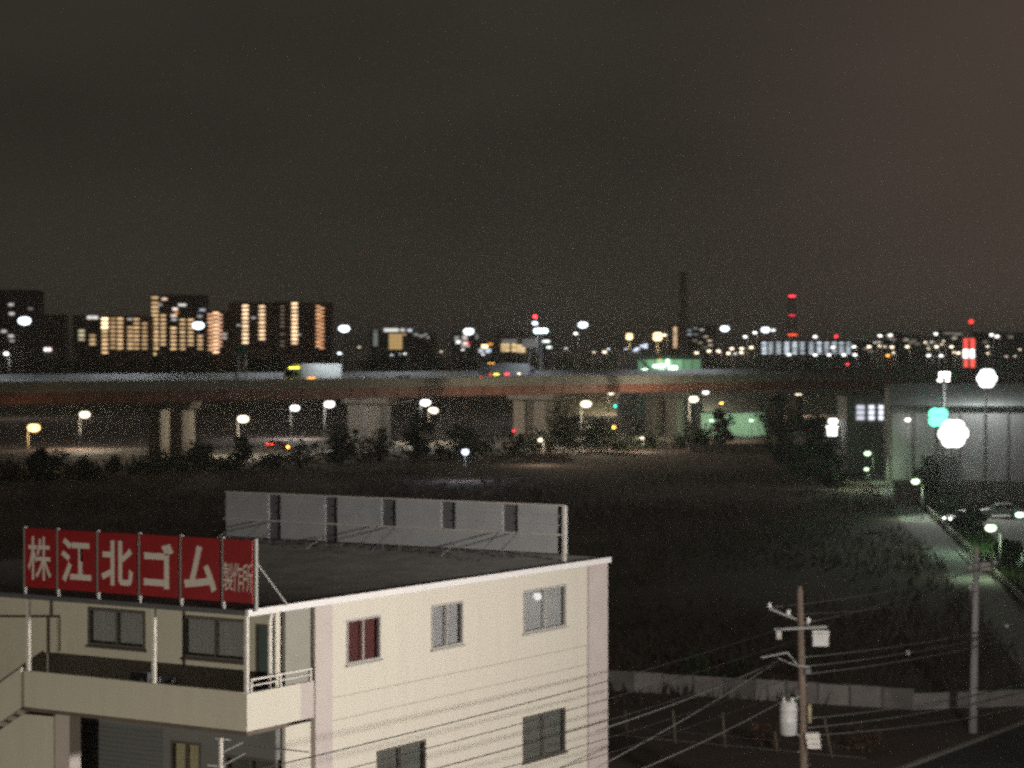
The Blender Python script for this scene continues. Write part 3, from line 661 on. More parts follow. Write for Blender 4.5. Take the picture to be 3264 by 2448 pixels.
def tree_px(sx, sy_base, sy_top, wpx, label, m=M_leafd, Y=None, **k):
    p = gnd(sx, sy_base) if Y is None else Vector((xat(sx, Y), Y, 0)); top = at(sx, sy_top, p.y); return tree(k.pop("name", "tree"), label, p, top.z, wpx * p.y / F, m, **k)
for a in ((1335, 1470, 1322, 120, "dark broad tree beside the pair of ground lamps before the viaduct"), (1475, 1478, 1362, 130, "dark low tree behind the bluish park lamp"), (1800, 1445, 1318, 125, "dark round tree left of the traffic signal"),
          (1905, 1440, 1345, 95, "small dark tree beside the traffic signal pole"), (2230, 1432, 1372, 110, "dark bush-like tree before the red and white shop sign"), (2300, 1440, 1310, 85, "dark tree standing between the two pale green wall faces"),
          (2480, 1440, 1265, 170, "large dark tree at the right end of the pale green wall"), (2590, 1460, 1330, 120, "dark tree left of the brightly lit booth"), (1085, 1490, 1375, 120, "dark tree at the field's edge right of the red car"), (640, 1500, 1420, 100, "dark low tree at the field's edge right of the twin piers"), (120, 1540, 1440, 90, "dark low tree at the field's edge below the orange lamp"), (775, 1488, 1395, 70, "thin dark tree under the lone lamp before the viaduct")):
    tree_px(*a, leaves=520, leaf=.55, seed=int(a[0]))
for a in ((1212, 1468, 1368, 75, "green lit shrub at the field's edge before the second piers"), (1640, 1450, 1378, 70, "green lit shrub under the small red light"), (275, 1528, 1470, 90, "green lit shrub at the field's edge left of the twin piers")):
    p = tree_px(*a, m=M_leaf, leaves=420, leaf=.4, name="shrub", cat="shrub", bottom=.08, seed=int(a[0]))
for i in range(40):
    sx_ = -20 + i * 56 + rnd.uniform(-20, 20); sy_ = 1532 - sx_ * .050 + rnd.uniform(-8, 6)
    q1 = rnd.randrange(5); q2 = rnd.randrange(4)
    tree_px(sx_, sy_, sy_ - (24, 34, 44, 58, 76)[q1], (90, 130, 190, 260)[q2], "%s %s dark bush along the far edge of the field" % (("low", "low", "middling", "tall", "tall")[q1], ("narrow", "narrow", "broad", "sprawling")[q2]), leaves=260, leaf=.45, name="bush", cat="bush", bottom=.02, seed=500 + i, group="bushes along the field edge")
# row along the lit path
for i, (Y, dx, h, w) in enumerate(((186, 6.0, 2.0, 2.6), (222, 5.6, 2.2, 2.4), (246, 5.8, 2.8, 3.0), (268, 5.4, 4.6, 3.2), (288, 6.2, 4.4, 3.6), (305, 5.2, 5.0, 3.4), (328, 6.0, 5.2, 3.8), (350, 5.4, 5.0, 3.6))):
    tree("tree", "green tree in the row along the right side of the lit path", (path_l(Y) + dx, Y, 0), h, w, M_leaf, "trees along the path", leaves=520, leaf=.32, seed=50 + i)
for i, (Y, dx, h, w) in enumerate(((292, -6, 3.6, 5), (312, -9, 4.4, 6), (335, -5, 5.0, 6), (350, -12, 5.2, 7))):
    tree("tree", "dark spreading tree on the field side of the lit path", (path_l(Y) + dx, Y, 0), h, w, M_leafd, "trees on the field side of the path", leaves=480, leaf=.4, seed=80 + i)
# scrub by the wall
for i in range(16):
    X = rnd.uniform(9, 34); Y = rnd.uniform(98, 128)
    if abs(Y - (wa.y + (X - wa.x) * wdn.y / wdn.x)) < 1.5: Y += 4
    tree("shrub", "brown and olive scrub bush near the panel wall" if i % 2 else "olive green weed bush near the panel wall", (X, Y, 0), rnd.uniform(.7, 1.5), rnd.uniform(1.4, 3.0), (M_leafb if i % 2 else M_leaf), "brown scrub bushes" if i % 2 else "olive weed bushes", leaves=160, leaf=.16, cat="bush", bottom=.05, seed=200 + i)

# ---------------------------------------------------------------- the viaduct
VA = math.atan2(VD.y, VD.x)
VI = thing("viaduct", "long elevated motorway on twin concrete piers with red-brown girders", "viaduct", VC, VA)     # local x along, y across (away)
ZB, ZD, ZT, ZF = 9.65, 12.1, 13.55, 14.25         # girder bottom, road, near barrier top, far barrier top
K0, K1, HWD = -150, 330, 10.0
SEG = 50
ks = list(range(K0 + 3, K1, SEG))
for k in ks:
    e = k + SEG - .08
    for y in (-HWD + .35, -3.2, 3.2, HWD - .6):
        gd = MB().box((k, y - .13, ZB + .1), (e, y + .13, ZD - .45)).box((k, y - .45, ZB), (e, y + .45, ZB + .1))
        if y == -HWD + .35:
            for q in range(int(SEG / 6.25)): gd.box((k + 3 + q * 6.25, y - .30, ZB + .1), (k + 3.12 + q * 6.25, y - .13, ZD - .45))
        gd.build("girder", M_girder, VI)
    MB().box((k, -HWD, ZD - .45), (e, HWD, ZD - .02)).build("deck_slab", M_concd, VI)
    MB().box((k, -HWD + .5, ZD - .02), (e, HWD - .5, ZD)).build("carriageway", M_asph, VI)
    nb = MB().box((k, -HWD - .06, ZD - .55), (e, -HWD + .24, ZD + .02)).box((k, -HWD, ZD + .02), (e, -HWD + .22, ZT - .3)).build("barrier", mat("green_grey_barrier", (0.38, 0.385, 0.34), .8, .2, .3, .1, 8), VI)
    MB().tube([(k, -HWD + .11, ZT - .05), (e, -HWD + .11, ZT - .05)], .05, 6).build("rail", M_steel, nb)
    for q in range(0, SEG, 5): MB().box((k + q, -HWD + .08, ZT - .3), (k + q + .12, -HWD + .14, ZT - .05)).build("rail_post", M_steel, nb)
    fb_ = MB().box((k, HWD - .25, ZD - .5), (e, HWD, ZD + .9)).build("barrier", M_conc, VI)
    for q in range(0, SEG, 5): MB().box((k + q + .03, HWD - .16, ZD + .9), (k + q + 4.95, HWD - .08, ZF)).build("noise_panel", M_bldw, fb_)
    MB().box((k, -.35, ZD), (e, -.05, ZD + .8)).build("median_barrier", M_conc, VI)
for k in ks[:-1]:
    for y in (-HWD + .6,): pass
for j, kp in enumerate((-100, -48, 3, 53, 103, 150, 200, 250, 300)):
    for y in (-2.6, 2.6):
        MB().prism([(kp - 1.5, y - 1.5), (kp + 1.5, y - 1.5), (kp + 1.5, y + 1.5), (kp - 1.5, y + 1.5)], 0, ZB - 1.5, 'z').build("pier", mat("pier_concrete", (0.25, 0.235, 0.21), 0.85, 0.18, 0.7, 0.2, 12), VI, bevel=.12)
    MB().prism([(-5.6, ZB - 1.25), (5.6, ZB - 1.25), (6.2, ZB - .02), (-6.2, ZB - .02)], kp - 1.15, kp + 1.15, 'x').build("crosshead", M_concd, VI)
    for y in (-3.2, 3.2): MB().box((kp - .5, y - .4, ZB - .018), (kp + .5, y + .4, ZB - .002)).build("bearing", M_dsteel, VI)
    MB().tube([(kp + 1.6, -3.4, .3), (kp + 1.6, -3.4, ZB - 1.6), (kp + 1.3, -HWD + .5, ZB - .6)], .09, 6).build("drainpipe", M_steel, VI)
    for y in (-3.2, 3.2): MB().box((kp - 2.4, y - 2.0, 0), (kp + 2.4, y + 2.0, .35)).build("pier_footing", M_conc, VI)
# motorway lamps
HL = "tall white motorway lamp standing on the viaduct"
for sx_, sy_ in ((78, 1022), (632, 1037), (1097, 1047), (1494, 1056), (1858, 1035), (2310, 1047), (2440, 1051)):
    u = (sx_ - CX) / F; c = VC - VN * 7.2; k = (u * c.y - c.x) / (VD.x - u * VD.y); p = c + VD * k; q = at(sx_, sy_, p.y)
    street_lamp(q, ZD + .3, COOL, 60, HL, (-VN.x * 2.4, -VN.y * 2.4), .7, "motorway_lamp", "motorway lamps on the viaduct", .10, pm=M_dsteel, power=7000, spot=138, aim=(VN.x * .48, VN.y * .48, -.88))
# gantry signs
def road_sign(sx0, sx1, sy0, sy1, Y, base, m, label, legs=1):
    a = at(sx0, sy0, Y); b_ = at(sx1, sy1, Y); t = thing("road_sign", label, "road sign", ((a.x + b_.x) / 2, Y, base)); w = (b_.x - a.x) / 2
    pl = MB().box((-w, -.06, b_.z - base), (w, 0, a.z - base)).build("plate", m, t)
    MB().box((-w + .08, -.075, b_.z - base + .08), (w - .08, -.061, b_.z - base + .14)).box((-w + .08, -.075, a.z - base - .14), (w - .08, -.061, a.z - base - .08)).build("border", M_offwh, pl)
    for x in ([0] if legs == 1 else [-w * .7, w * .7]): MB().tube([(x, .12, 0), (x, .12, a.z - base - .2)], .12, 8).build("post", M_steel, t, True)
def ydeck(sx, n):
    u = (sx - CX) / F; c = VC + VN * n; k = (u * c.y - c.x) / (VD.x - u * VD.y); return (c + VD * k).y
road_sign(755, 787, 1098, 1126, ydeck(770, 8.8), ZD, mat("green_road_sign", (0.03, 0.16, 0.11), .5), "green motorway sign standing on the viaduct before the dark towers", 2)
road_sign(1664, 1711, 1080, 1107, ydeck(1690, 8.8), ZD, M_bldw, "blank grey sign board on a post on the viaduct", 1)

# ---------------------------------------------------------------- vehicles
def wheel(t, x, y, r=.33, w=.22):
    o = MB().lathe([(r * .8, -w / 2), (r, -w / 2 + .03), (r, w / 2 - .03), (r * .8, w / 2)], n=16).build("wheel", M_tyre, t, True); o.matrix_local = Matrix.Translation((x, y, r)) @ Matrix.Rotation(math.pi / 2, 4, 'X')
    MB().lathe([(r * .6, -w / 2 - .012), (r * .6, w / 2 + .012)], n=12).build("rim", M_steel, o)
def car(loc, rz, label, body, lights=True, kind="car", group=None, head=12, tail=9):
    t = thing("parked_car" if kind == "parked" else "car", label, "car", loc, rz, group)
    prof = [(-2.1, .28), (2.1, .28), (2.15, .55), (2.05, .78), (1.1, .92), (.45, 1.40), (-1.1, 1.46), (-1.85, 1.0), (-2.1, .92)]
    MB().prism(prof, -.83, .83).build("body", body, t, bevel=.07)
    for s in (-1, 1):
        MB().prism([(.95, .95), (.42, 1.33), (-.25, 1.36), (-.25, .95)], s * .832, s * .838).build("side_window", M_carglass, t)
        MB().prism([(-.35, .95), (-.35, 1.36), (-1.05, 1.37), (-1.6, 1.0)], s * .832, s * .838).build("side_window", M_carglass, t)
    MB().face
    b = MB(); b.face([(1.09, -.7, .955), (1.09, .7, .955), (.49, .62, 1.385), (.49, -.62, 1.385)]); 
    o = b.build("windscreen", M_carglass, t); o.location = (.035, 0, .03)
    b = MB(); b.face([(-1.82, -.7, 1.03), (-1.82, .7, 1.03), (-1.2, .62, 1.43), (-1.2, -.62, 1.43)]); o = b.build("rear_window", M_carglass, t); o.location = (-.05, 0, .03)
    for x in (-1.3, 1.32):
        for y in (-.76, .76): wheel(t, x, y)
    for y in (-.6, .6):
        MB().box((2.10, y - .17, .58), (2.17, y + .17, .74)).build("headlight", emi(WHT, min(head, 9)) if lights in (True, 'head') else M_offwh, t, bevel=.02)
        MB().box((-2.16, y - .17, .70), (-2.09, y + .17, .88)).build("tail_light", emi((1, .04, .02), min(tail, 9)) if lights in (True, 'tail') else mat("tail_lens", (.25, .01, .01), .3), t, bevel=.02)
    return t
def truck(loc, rz, label, cargo, cab, roof_lamps, side_lamps, Lc=8.6, hc=3.55):
    t = thing("truck", label, "truck", loc, rz)
    MB().box((-Lc, -1.2, 1.05), (0, 1.2, hc)).build("cargo_box", cargo, t, bevel=.05)
    MB().box((-Lc, -1.0, .75), (.2, 1.0, 1.04)).build("chassis", M_dsteel, t)
    cb = MB().prism([(.15, .6), (2.1, .6), (2.15, 1.5), (1.95, 2.75), (1.5, 2.95), (.15, 2.95)], -1.15, 1.15).build("cab", cab, t, bevel=.06)
    b = MB(); b.face([(2.16, -1.0, 1.65), (2.16, 1.0, 1.65), (1.99, .95, 2.6), (1.99, -.95, 2.6)]); b.build("windscreen", M_carglass, cb)
    for s in (-1, 1): MB().box((.7, s * 1.152, 1.6), (1.8, s * 1.16, 2.4)).build("side_window", M_carglass, cb)
    for x in (1.2, -Lc + 1.2, -Lc + 2.4):
        for y in (-.98, .98): wheel(t, x, y, .5, .3)
    for y in (-.85, .85):
        MB().box((2.12, y - .16, .8), (2.2, y + .16, 1.0)).build("headlight", emi(WHT, 14), t); MB().box((-Lc - .06, y - .16, .8), (-Lc + .0, y + .16, .98)).build("tail_light", emi((1, .04, .02), 10), t)
    for (x, y, z, w, c, s) in roof_lamps + side_lamps: MB().box((x - w / 2, y - .06, z - .09), (x + w / 2, y + .06, z + .09)).build("marker_light", emi(c, s), t, bevel=.02)
    return t
YEL = (1.0, .92, .10); ORA = (1.0, .42, .06)
p = via(40, 0); 
def on_deck(sx, n):
    u = (sx - CX) / F; c = VC + VN * n; k = (u * c.y - c.x) / (VD.x - u * VD.y); return (c + VD * k) + Vector((0, 0, ZD + .002))
truck(on_deck(945, -3.2), VA + math.pi, "white box truck driving on the viaduct with yellow roof lamp and orange side lamp", mat("pale_truck_box", (0.55, 0.56, 0.52), .5, .06, .6), mat("yellow_green_cab", (0.33, 0.36, 0.10), .4),
      [(.9, 0.6, 3.05, 1.9, YEL, 5), (.9, 0, 3.05, 1.9, YEL, 5)], [(-2.5, 1.26, 1.22, 1.9, ORA, 4)], 10.5, 3.75)
MB_t = truck(on_deck(1672, 4.2), VA, "silver long truck driving on the viaduct with red tail lamps", mat("silver_truck_box", (0.36, 0.36, 0.36), .4, .12, .4), mat("dark_cab", (0.16, 0.16, 0.17), .4),
      [(-12.8, -1.0, 3.72, .3, ORA, 6), (-11.6, -1.0, 3.72, .3, ORA, 6)], [(-10.8, -1.26, 1.5, 1.4, YEL, 5), (-7.4, -1.26, 1.5, 1.3, (1, .05, .08), 7), (-3.4, -1.26, 1.55, .4, WARM, 9), (-12.7, -1.26, 1.5, .4, (1, .05, .02), 4)], 13.0, 3.65)
car(on_deck(1165, -6.4), VA, "pale car on the viaduct behind the white box truck", mat("pearl_car_paint", (0.6, 0.62, 0.66), .3), True)
car(on_deck(1283, 3.6), VA + math.pi, "dark car with an orange lamp on the viaduct between the two trucks", mat("black_car_paint", (0.02, 0.02, 0.025), .25), 'head', head=3)
gp = gnd(885, 1428); car((gp.x, gp.y, .009), VA, "dark red car with glowing tail lights on the road under the viaduct", mat("dark_red_car_paint", (0.10, 0.012, 0.012), .3), 'tail', tail=22)
gp = gnd(918, 1440); t = thing("roadworks_lamp", "small orange warning lamp standing on the road beside the red car", "warning lamp", (gp.x, gp.y, .008))
MB().lathe([(.3, 0), (.3, .05), (.12, .1), (.06, .7)], n=10).build("cone", mat("orange_cone", (.6, .12, .03), .6), t, True); MB().lathe([(.16, .7), (.2, .85), (.16, 1.0), (.05, 1.04)], n=10).build("lens", emi(ORA, 22), t, True)
# cars waiting near the signal and parked by the piers
for i, (sx_, sy_, c_, lab) in enumerate(((1860, 1372, (.5, .5, .48), "pale car waiting near the traffic signal left of its pole"), (2030, 1372, (.45, .43, .42), "pale car waiting near the traffic signal right of its pole"), (2105, 1368, (.3, .3, .3), "grey car near the pier right of the traffic signal"), (1725, 1388, (.55, .56, .58), "white car parked beside the third piers"))):
    gp = gnd(sx_, sy_); car((gp.x, gp.y, .009), VA + .15 * (i - 1), lab, mat("car_paint_%s" % lab.split()[0], c_, .35), False)
gp = gnd(3078, 1672); car((gp.x, gp.y, .011), R(200), "dark parked car with lit headlights in the car park by the path", mat("navy_car_paint", (.03, .035, .05), .3), 'head', "parked", head=45)
gp = gnd(3190, 1648); car((gp.x, gp.y, .011), R(175), "silver parked car in the car park under the white floodlights", mat("silver_car_paint", (.5, .5, .52), .3), False, "parked")

# ---------------------------------------------------------------- lamps on the ground beyond the field
def glamp(sx, sy, hgt, col, s, label, arm=(-.9, .2), r=.68, group=None, name="street_lamp"):
    d = (H - hgt) * F / (sy - HZ); q = at(sx, sy, d); return street_lamp(q, 0.01, col, s, label, arm, r, name, group, .13)
for sx_, sy_, c_, s_, lab in ((108, 1363, SOD, 55, "orange street lamp at the left end before the viaduct"), (270, 1321, WARM, 420, "bright street lamp on a pale pole left of the twin piers"), (775, 1335, WARM, 300, "warm street lamp before the viaduct left of the red car's lamp pole"),
    (940, 1300, WHT, 420, "white street lamp on a pale pole behind the red car"), (1050, 1288, WHT, 330, "white street lamp left of the second piers"), (1356, 1283, WHT, 420, "white street lamp, higher of a close pair under the viaduct"), (1381, 1308, WARM, 420, "warm street lamp, lower of a close pair under the viaduct"),
    (1868, 1287, WARM, 420, "warm street lamp left of the traffic signal under the viaduct"), (1948, 1251, WARM, 700, "bright warm street lamp above the green traffic light"), (2211, 1272, WARM, 420, "warm street lamp right of the red and white shop sign, lower one"), (2249, 1250, WHT, 420, "white street lamp right of the red and white shop sign, higher one"), (2545, 1255, WARM, 380, "warm street lamp under the viaduct behind the large dark tree"), (2821, 1244, WARM, 460, "warm street lamp above the bright window wall")):
    nr = sx_ in (1050, 1356, 1868, 2211); glamp(sx_, sy_, 8.5 if nr else 6.5, c_, s_ * {1050: .22, 1356: .5, 1868: 1.3, 2211: 1.3, 775: 1.5, 270: 1.3}.get(sx_, 1.0), lab)
q = at(1483, 1440, 13.0 * F / (1440 - HZ)); street_lamp(q, 0, (.72, .80, 1.0), 60, "bluish white park lamp alone at the edge of the dark field", (0, .05), .45, "park_lamp", None, .07, .95)
q = at(1722, 1402, 13.0 * F / (1402 - HZ)); street_lamp(q, 0, WARM, 60, "low warm lamp beside the white car at the field's edge", (.5, .1), .32, "park_lamp")
q = at(2047, 1396, 14.5 * F / (1396 - HZ)); street_lamp(q, 0, WARM, 45, "very small warm lamp at the field's edge right of the traffic signal", (.3, .1), .24, "park_lamp")
# lamps along the path
for i, (sx_, sy_, s_) in enumerate(((3158, 1682, 260), (2918, 1534, 260), (2765, 1445, 260), (2685, 1392, 220))):
    q = at(sx_, sy_, 13.0 * F / (sy_ - HZ)); street_lamp(q, 0, MERC, s_, "greenish path lamp on a slim pole along the lit path", (.75, .1), .3, "path_lamp", "lamps along the path", .06, power=420, spot=164, aim=(.22, 0, -1))
q = at(2762, 1495, 14.3 * F / (1495 - HZ)); street_lamp(q, 0, MERC, 60, "low greenish bollard-height lamp on the field side of the path", (.25, .1), .2, "path_lamp", None, .05)
q = at(3250, 1640, 13.5 * F / (1640 - HZ)); street_lamp(q, 0, GRN, 120, "greenish lamp at the right end of the car park", (.8, .1), .26, "path_lamp", None, .06)
# guard rail along the path
GR = thing("guard_rail", "low pale guard rail along the right edge of the lit path", "guard rail", (0, 0, 0))
for z in (.35, .62): MB().tube([(path_l(y) + 3.9, y, z) for y in range(130, 330, 10)], .045, 6).build("rail", M_offwh, GR)
for y in range(130, 321, 5): piece("post", M_offwh, GR, (path_l(y) + 3.9 + .07, y, .33), (.07, .07, .66))

# ---------------------------------------------------------------- traffic signal and shop signs beyond the field
gp = gnd(1977, 1376); t = thing("traffic_signal", "traffic signal showing green on a pale pole under the viaduct", "traffic signal", gp); tz = at(1966, 1294, gp.y).z
MB().tube([(0, 0, 0), (0, 0, tz + .5)], .11, 8, .08).build("pole", M_steel, t, True); MB().tube([(0, 0, tz + .1), (-1.6, 0, tz + .1)], .05, 6).build("arm", M_steel, t)
hd = MB().box((-1.35, -.2, tz - .2), (.0 - .15, -.02, tz + .2)).build("signal_head", M_dsteel, t, bevel=.04)
for x, c_, s_ in ((-1.15, (.0, .9, .62), 60), (-.77, (.2, .15, 0), .01), (-.4, (.2, 0, 0), .01)): o = MB().lathe([(.17, -.02), (.17, .02)], n=12).build("lens", emi(c_, s_), hd); o.matrix_local = Matrix.Translation((x, -.215, tz)) @ Matrix.Rotation(math.pi / 2, 4, 'X')
gp = gnd(1957, 1376); oz = at(1957, 1362, gp.y).z; t = thing("warning_beacon", "orange warning beacon at the foot of the traffic signal", "warning lamp", gp)
MB().tube([(0, 0, 0), (0, 0, oz - .2)], .06, 6).build("post", M_steel, t); MB().lathe([(.2, -.25), (.32, -.1), (.32, .15), (.1, .3)], (0, 0, oz), 10).build("lens", emi(ORA, 14), t, True)
gp = gnd(1636, 1405); rz_ = at(1636, 1373, gp.y).z; t = thing("warning_beacon", "small red lamp above the green lit shrub", "warning lamp", gp)
MB().tube([(0, 0, 0), (0, 0, rz_ - .1)], .05, 6).build("post", M_steel, t); MB().lathe([(.12, -.15), (.2, 0), (.12, .15)], (0, 0, rz_), 10).build("lens", emi((1, .03, .05), 14), t, True)
gp = gnd(2330, 1360); oz = at(2300, 1285, 560).z; t = thing("warning_beacon", "orange lamp on a post under the viaduct right of the shop sign", "warning lamp", (xat(2300, 560), 560, 0))
MB().tube([(0, 0, 0), (0, 0, oz - .2)], .06, 6).build("post", M_steel, t); MB().lathe([(.2, -.15), (.36, 0), (.2, .15)], (0, 0, oz), 10).build("lens", emi(ORA, 12), t, True)
def lit_sign(Y, panels, label, legs_w=.3, name="shop_sign"):
    xs = [at(p[0], p[2], Y).x for p in panels] + [at(p[1], p[2], Y).x for p in panels]; cx = (min(xs) + max(xs)) / 2
    t = thing(name, label, "lit sign", (cx, Y, 0))
    for (sx0, sx1, sy0, sy1, c_, s_) in panels:
        a = at(sx0, sy0, Y); b_ = at(sx1, sy1, Y); bx = MB().box((a.x - cx, 0, b_.z + .02), (b_.x - cx, .5, a.z - .02)).build("lightbox", M_dsteel, t)
        MB().box((a.x - cx + .05, -.03, b_.z + .07), (b_.x - cx - .05, -.002, a.z - .07)).build("face", emi(c_, s_), bx)
    zt = max(at(p[0], p[2], Y).z for p in panels); MB().tube([(0, .25, 0), (0, .25, zt - .3)], legs_w, 10).build("post", M_steel, t, True)
    return t
lit_sign(548, [(2149, 2175, 1269, 1281, (1, .06, .04), 2.2), (2147, 2176, 1281, 1293, (1, .9, .88), 9), (2148, 2180, 1297, 1313, (1, .96, .94), 10)], "red topped white lit shop sign on a post under the viaduct")
lit_sign(640, [(3071, 3108, 1078, 1112, (1, .10, .08), 1.3), (3070, 3106, 1112, 1142, (1, .95, .93), 3), (3072, 3108, 1142, 1173, (1, .12, .09), 1.3)], "tall red lit pillar sign with a white middle panel", .45, "pillar_sign")
t = lit_sign(296, [(2993, 3028, 1184, 1205, (1, .97, .86), 8), (2988, 3004, 1206, 1218, (1, .97, .86), 6), (3014, 3027, 1206, 1218, (1, .97, .86), 6)], "white lit sign box on two bright feet beside the big white floodlight", .2)
# booth with lamps at the path's end
gp = Vector((xat(2650, 345), 345, 0)); t = thing("guard_booth", "small brightly lit white booth at the end of the path", "booth", gp); zt = at(2650, 1357, 345).z; 
MB().box((-.9, -.9, 0), (.9, .9, zt)).build("wall", mat("white_booth_panel", (.75, .75, .73), .6), t, bevel=.03); MB().box((-1.1, -1.1, zt), (1.1, 1.1, zt + .12)).build("roof", M_offwh, t)
MB().box((-.7, -.93, zt - 1.5), (.7, -.905, zt - .25)).build("window", emi(WHT, 3.0), t); MB().box((-.85, -.98, zt - .2), (.85, -.91, zt - .06)).build("strip_light", emi(WHT, 40), t)
flood_mast(at(2655, 1343, 346), 0, WHT, 130, 2.2, "pair of white floodlights above the lit booth", 1, 2, lamp=.5, pole_r=.1)

# ---------------------------------------------------------------- works yard on the right
def bld(name, label, sx0, sx1, sy_top, Y, dep, m, cat="building", base=0.0, rz=0.0, group=None):
    a = at(sx0, sy_top, Y); b_ = at(sx1, sy_top, Y); cx = (a.x + b_.x) / 2; t = thing(name, label, cat, (cx, Y, base), rz, group); w = (b_.x - a.x) / 2; h = a.z - base
    MB().box((-w, 0, 0), (w, dep, h)).build("wall", m, t); t["w"] = w; t["h"] = h
    MB().box((-w - .15, -.15, h), (w + .15, dep + .15, h + .35)).build("roof_parapet", m, t)
    return t
def win_at(t, sx, sy, wpx, hpx, m, off=-.06, dep=.14):
    Y = t.location.y; p = at(sx, sy, Y + off); k = Y / F; piece("window", m, t, (p.x - t.location.x, off, p.z - t.location.z), (wpx * k, dep, hpx * k))
SH = thing("works_shed", "large grey-green works shed with pitched roof behind the floodlights", "shed", (xat(2840, 300), 300, 0), R(-7))
ze = at(2900, 1292, 300).z; L_ = 36
for k in range(12): MB().box((k * 3 + .01, 0, 0), (k * 3 + 2.99, .12, ze)).build("wall_panel", M_shed, SH)
for k in range(13): MB().box((k * 3 - .12, -.14, 0), (k * 3 + .12, -.002, ze)).build("column", M_concd, SH)
MB().prism([(0.13, 0), (26, 0), (26, ze), (13, ze + 2.7), (.13, ze)], 0, .15, 'x').build("gable_wall", M_shed, SH)
for k in range(12):
    b = MB(); b.face([(k * 3, -.5, ze - .02), (k * 3 + 2.97, -.5, ze - .02), (k * 3 + 2.97, 13, ze + 2.75), (k * 3, 13, ze + 2.75)]); b.face([(k * 3, 26.5, ze - .02), (k * 3 + 2.97, 26.5, ze - .02), (k * 3 + 2.97, 13, ze + 2.75), (k * 3, 13, ze + 2.75)]); b.build("roof_sheet", M_shedroof, SH)
MB().box((-.1, -.62, ze - .18), (L_, -.5, ze)).build("gutter", M_dsteel, SH)
for k in (2, 6): MB().box((k * 3 + .3, -.05, 0), (k * 3 + 2.7, -.003, 4.2)).build("roller_door", M_grey2, SH)
WB = bld("office_block", "low office block with a bright white window wall left of the floodlights", 2700, 2845, 1272, 338, 10, M_shed)
for i, sx_ in enumerate((2743, 2778, 2812)):
    for j, sy_ in enumerate((1298, 1315, 1332)): win_at(WB, sx_ + (0, 0, 3)[i], sy_, (24, 17, 27)[i], 12.5, emi((.86, .88, 1.0), (.85, 1.4, 1.6)[i]))
street_lamp(at(2885, 1336, 300) + Vector((0, -2, 0)), 0, WHT, 90, "white yard lamp between the window wall and the green floodlight", (.1, 1.0), .26, power=30)
flood_mast(at(2990, 1330, 283), 0, (.14, 1.0, .52), 170, 1.9, "green floodlight on a mast beside the big yard floodlights", 2, 2, lamp=.8, power=2600, aim=(-.2, -1, .12), cone=60)
flood_mast(at(3038, 1382, 262), 0, (1, .98, .93), 190, 2.6, "big bank of white yard floodlights on a tall pale pole", 3, 3, lamp=1.0, power=12000, aim=(6, -34, -8), cone=84)
flood_mast(at(3145, 1206, 294), 0, (.97, .98, 1), 220, 2.6, "very bright white floodlight cluster above the works shed roof", 2, 3, lamp=.75, power=2300, aim=(0, 1, -.32), cone=0)
t = thing("yard_wall", "grey yard wall below the floodlights beside the path", "wall", (xat(2850, 270), 270, 0), R(-12))
for k in range(9): MB().box((k * 2 + .01, 0, 0), (k * 2 + 1.98, .12, 2.6 + .0)).build("panel", M_block, t); MB().box((k * 2 - .08, -.05, 0), (k * 2 + .0, .17, 2.7)).build("post", M_concd, t)
# pale green lit hall behind the trees, with its own yard lamps
t = bld("green_hall", "pale hall wall lit green behind dark trees under the viaduct", 2235, 2440, 1322, 500, 14, mat("pale_green_wall", (.36, .46, .38), .8, .1, .3))
for sx_ in (2268, 2395): street_lamp(at(sx_, 1340, 494), 0, GRN, 8, "green tinted yard lamp lighting the pale hall wall", (0, -.8), .3, "yard_lamp", "yard lamps before the pale hall", power=900, spot=0)
t = thing("boundary_wall", "low pale boundary wall at the far edge of the dark field", "wall", gnd(2200, 1442), 0.12)
for k in range(12): MB().box((k * 2.2, 0, 0), (k * 2.2 + 2.15, .15, 1.5)).build("panel", M_block, t)

# ---------------------------------------------------------------- far city: lit apartment blocks
def galleries(t, w, ys, px, dep=1.3, m=M_bldb, x0=None, x1=None):
    for sy in ys:
        z = at(CX, sy, t.location.y).z - t.location.z; MB().box(((x0 if x0 is not None else -w), -dep, z - .95), ((x1 if x1 is not None else w), -.002, z - .75)).build("gallery", m, t)
def rows(y0, n, st): return [y0 + k * st for k in range(n)]
EA = lambda s: emi(AMB, s)
EW = lambda s: emi((1.0, .80, .58), s)
YD = 1500.0
def jit(s): return round(s * rnd.choice((.7, .85, 1.0, 1.0, 1.15)), 1)
def column(t, sx, ys, w=17, h=6.5, s=2.4, c=AMB, skip=0.0):
    for sy in ys:
        if rnd.random() < skip: continue
        e_ = emi(c, max(.3, jit(s))); e_.cycles.emission_sampling = 'FRONT'; win_at(t, sx, sy, w, h, e_)
def dark(t, sxs, ys, w=12, h=6):
    for sx in sxs:
        for sy in ys: win_at(t, sx, sy, w, h, M_carglass, -.03, .08)
t = bld("apartment_tower", "dark apartment tower at the far left with a few whitish windows", -60, 112, 926, 1150, 22, M_bldd)
for sx_, sy_, s_ in ((35, 971, .55), (37, 1000, .7), (97, 984, .16), (12, 1056, .6), (35, 1071, .7), (38, 1086, .3)): win_at(t, sx_, sy_, 16, 9, emi(WHT, s_))
dark(t, (12, 60, 85), rows(945, 12, 14.5))
street_lamp(at(20, 1127, 640), 8.5, WHT, 300, "white lamp on the levee below the far left dark tower", (.8, 0), .5)
t = bld("apartment_block", "narrow dark block with one full column of amber windows", 112, 205, 1004, YD, 14, M_bldd); column(t, 127, rows(1014, 8, 13.4), 18, 9, 1.1, (1, .62, .28)); galleries(t, t["w"], rows(1014, 8, 13.4), 1)
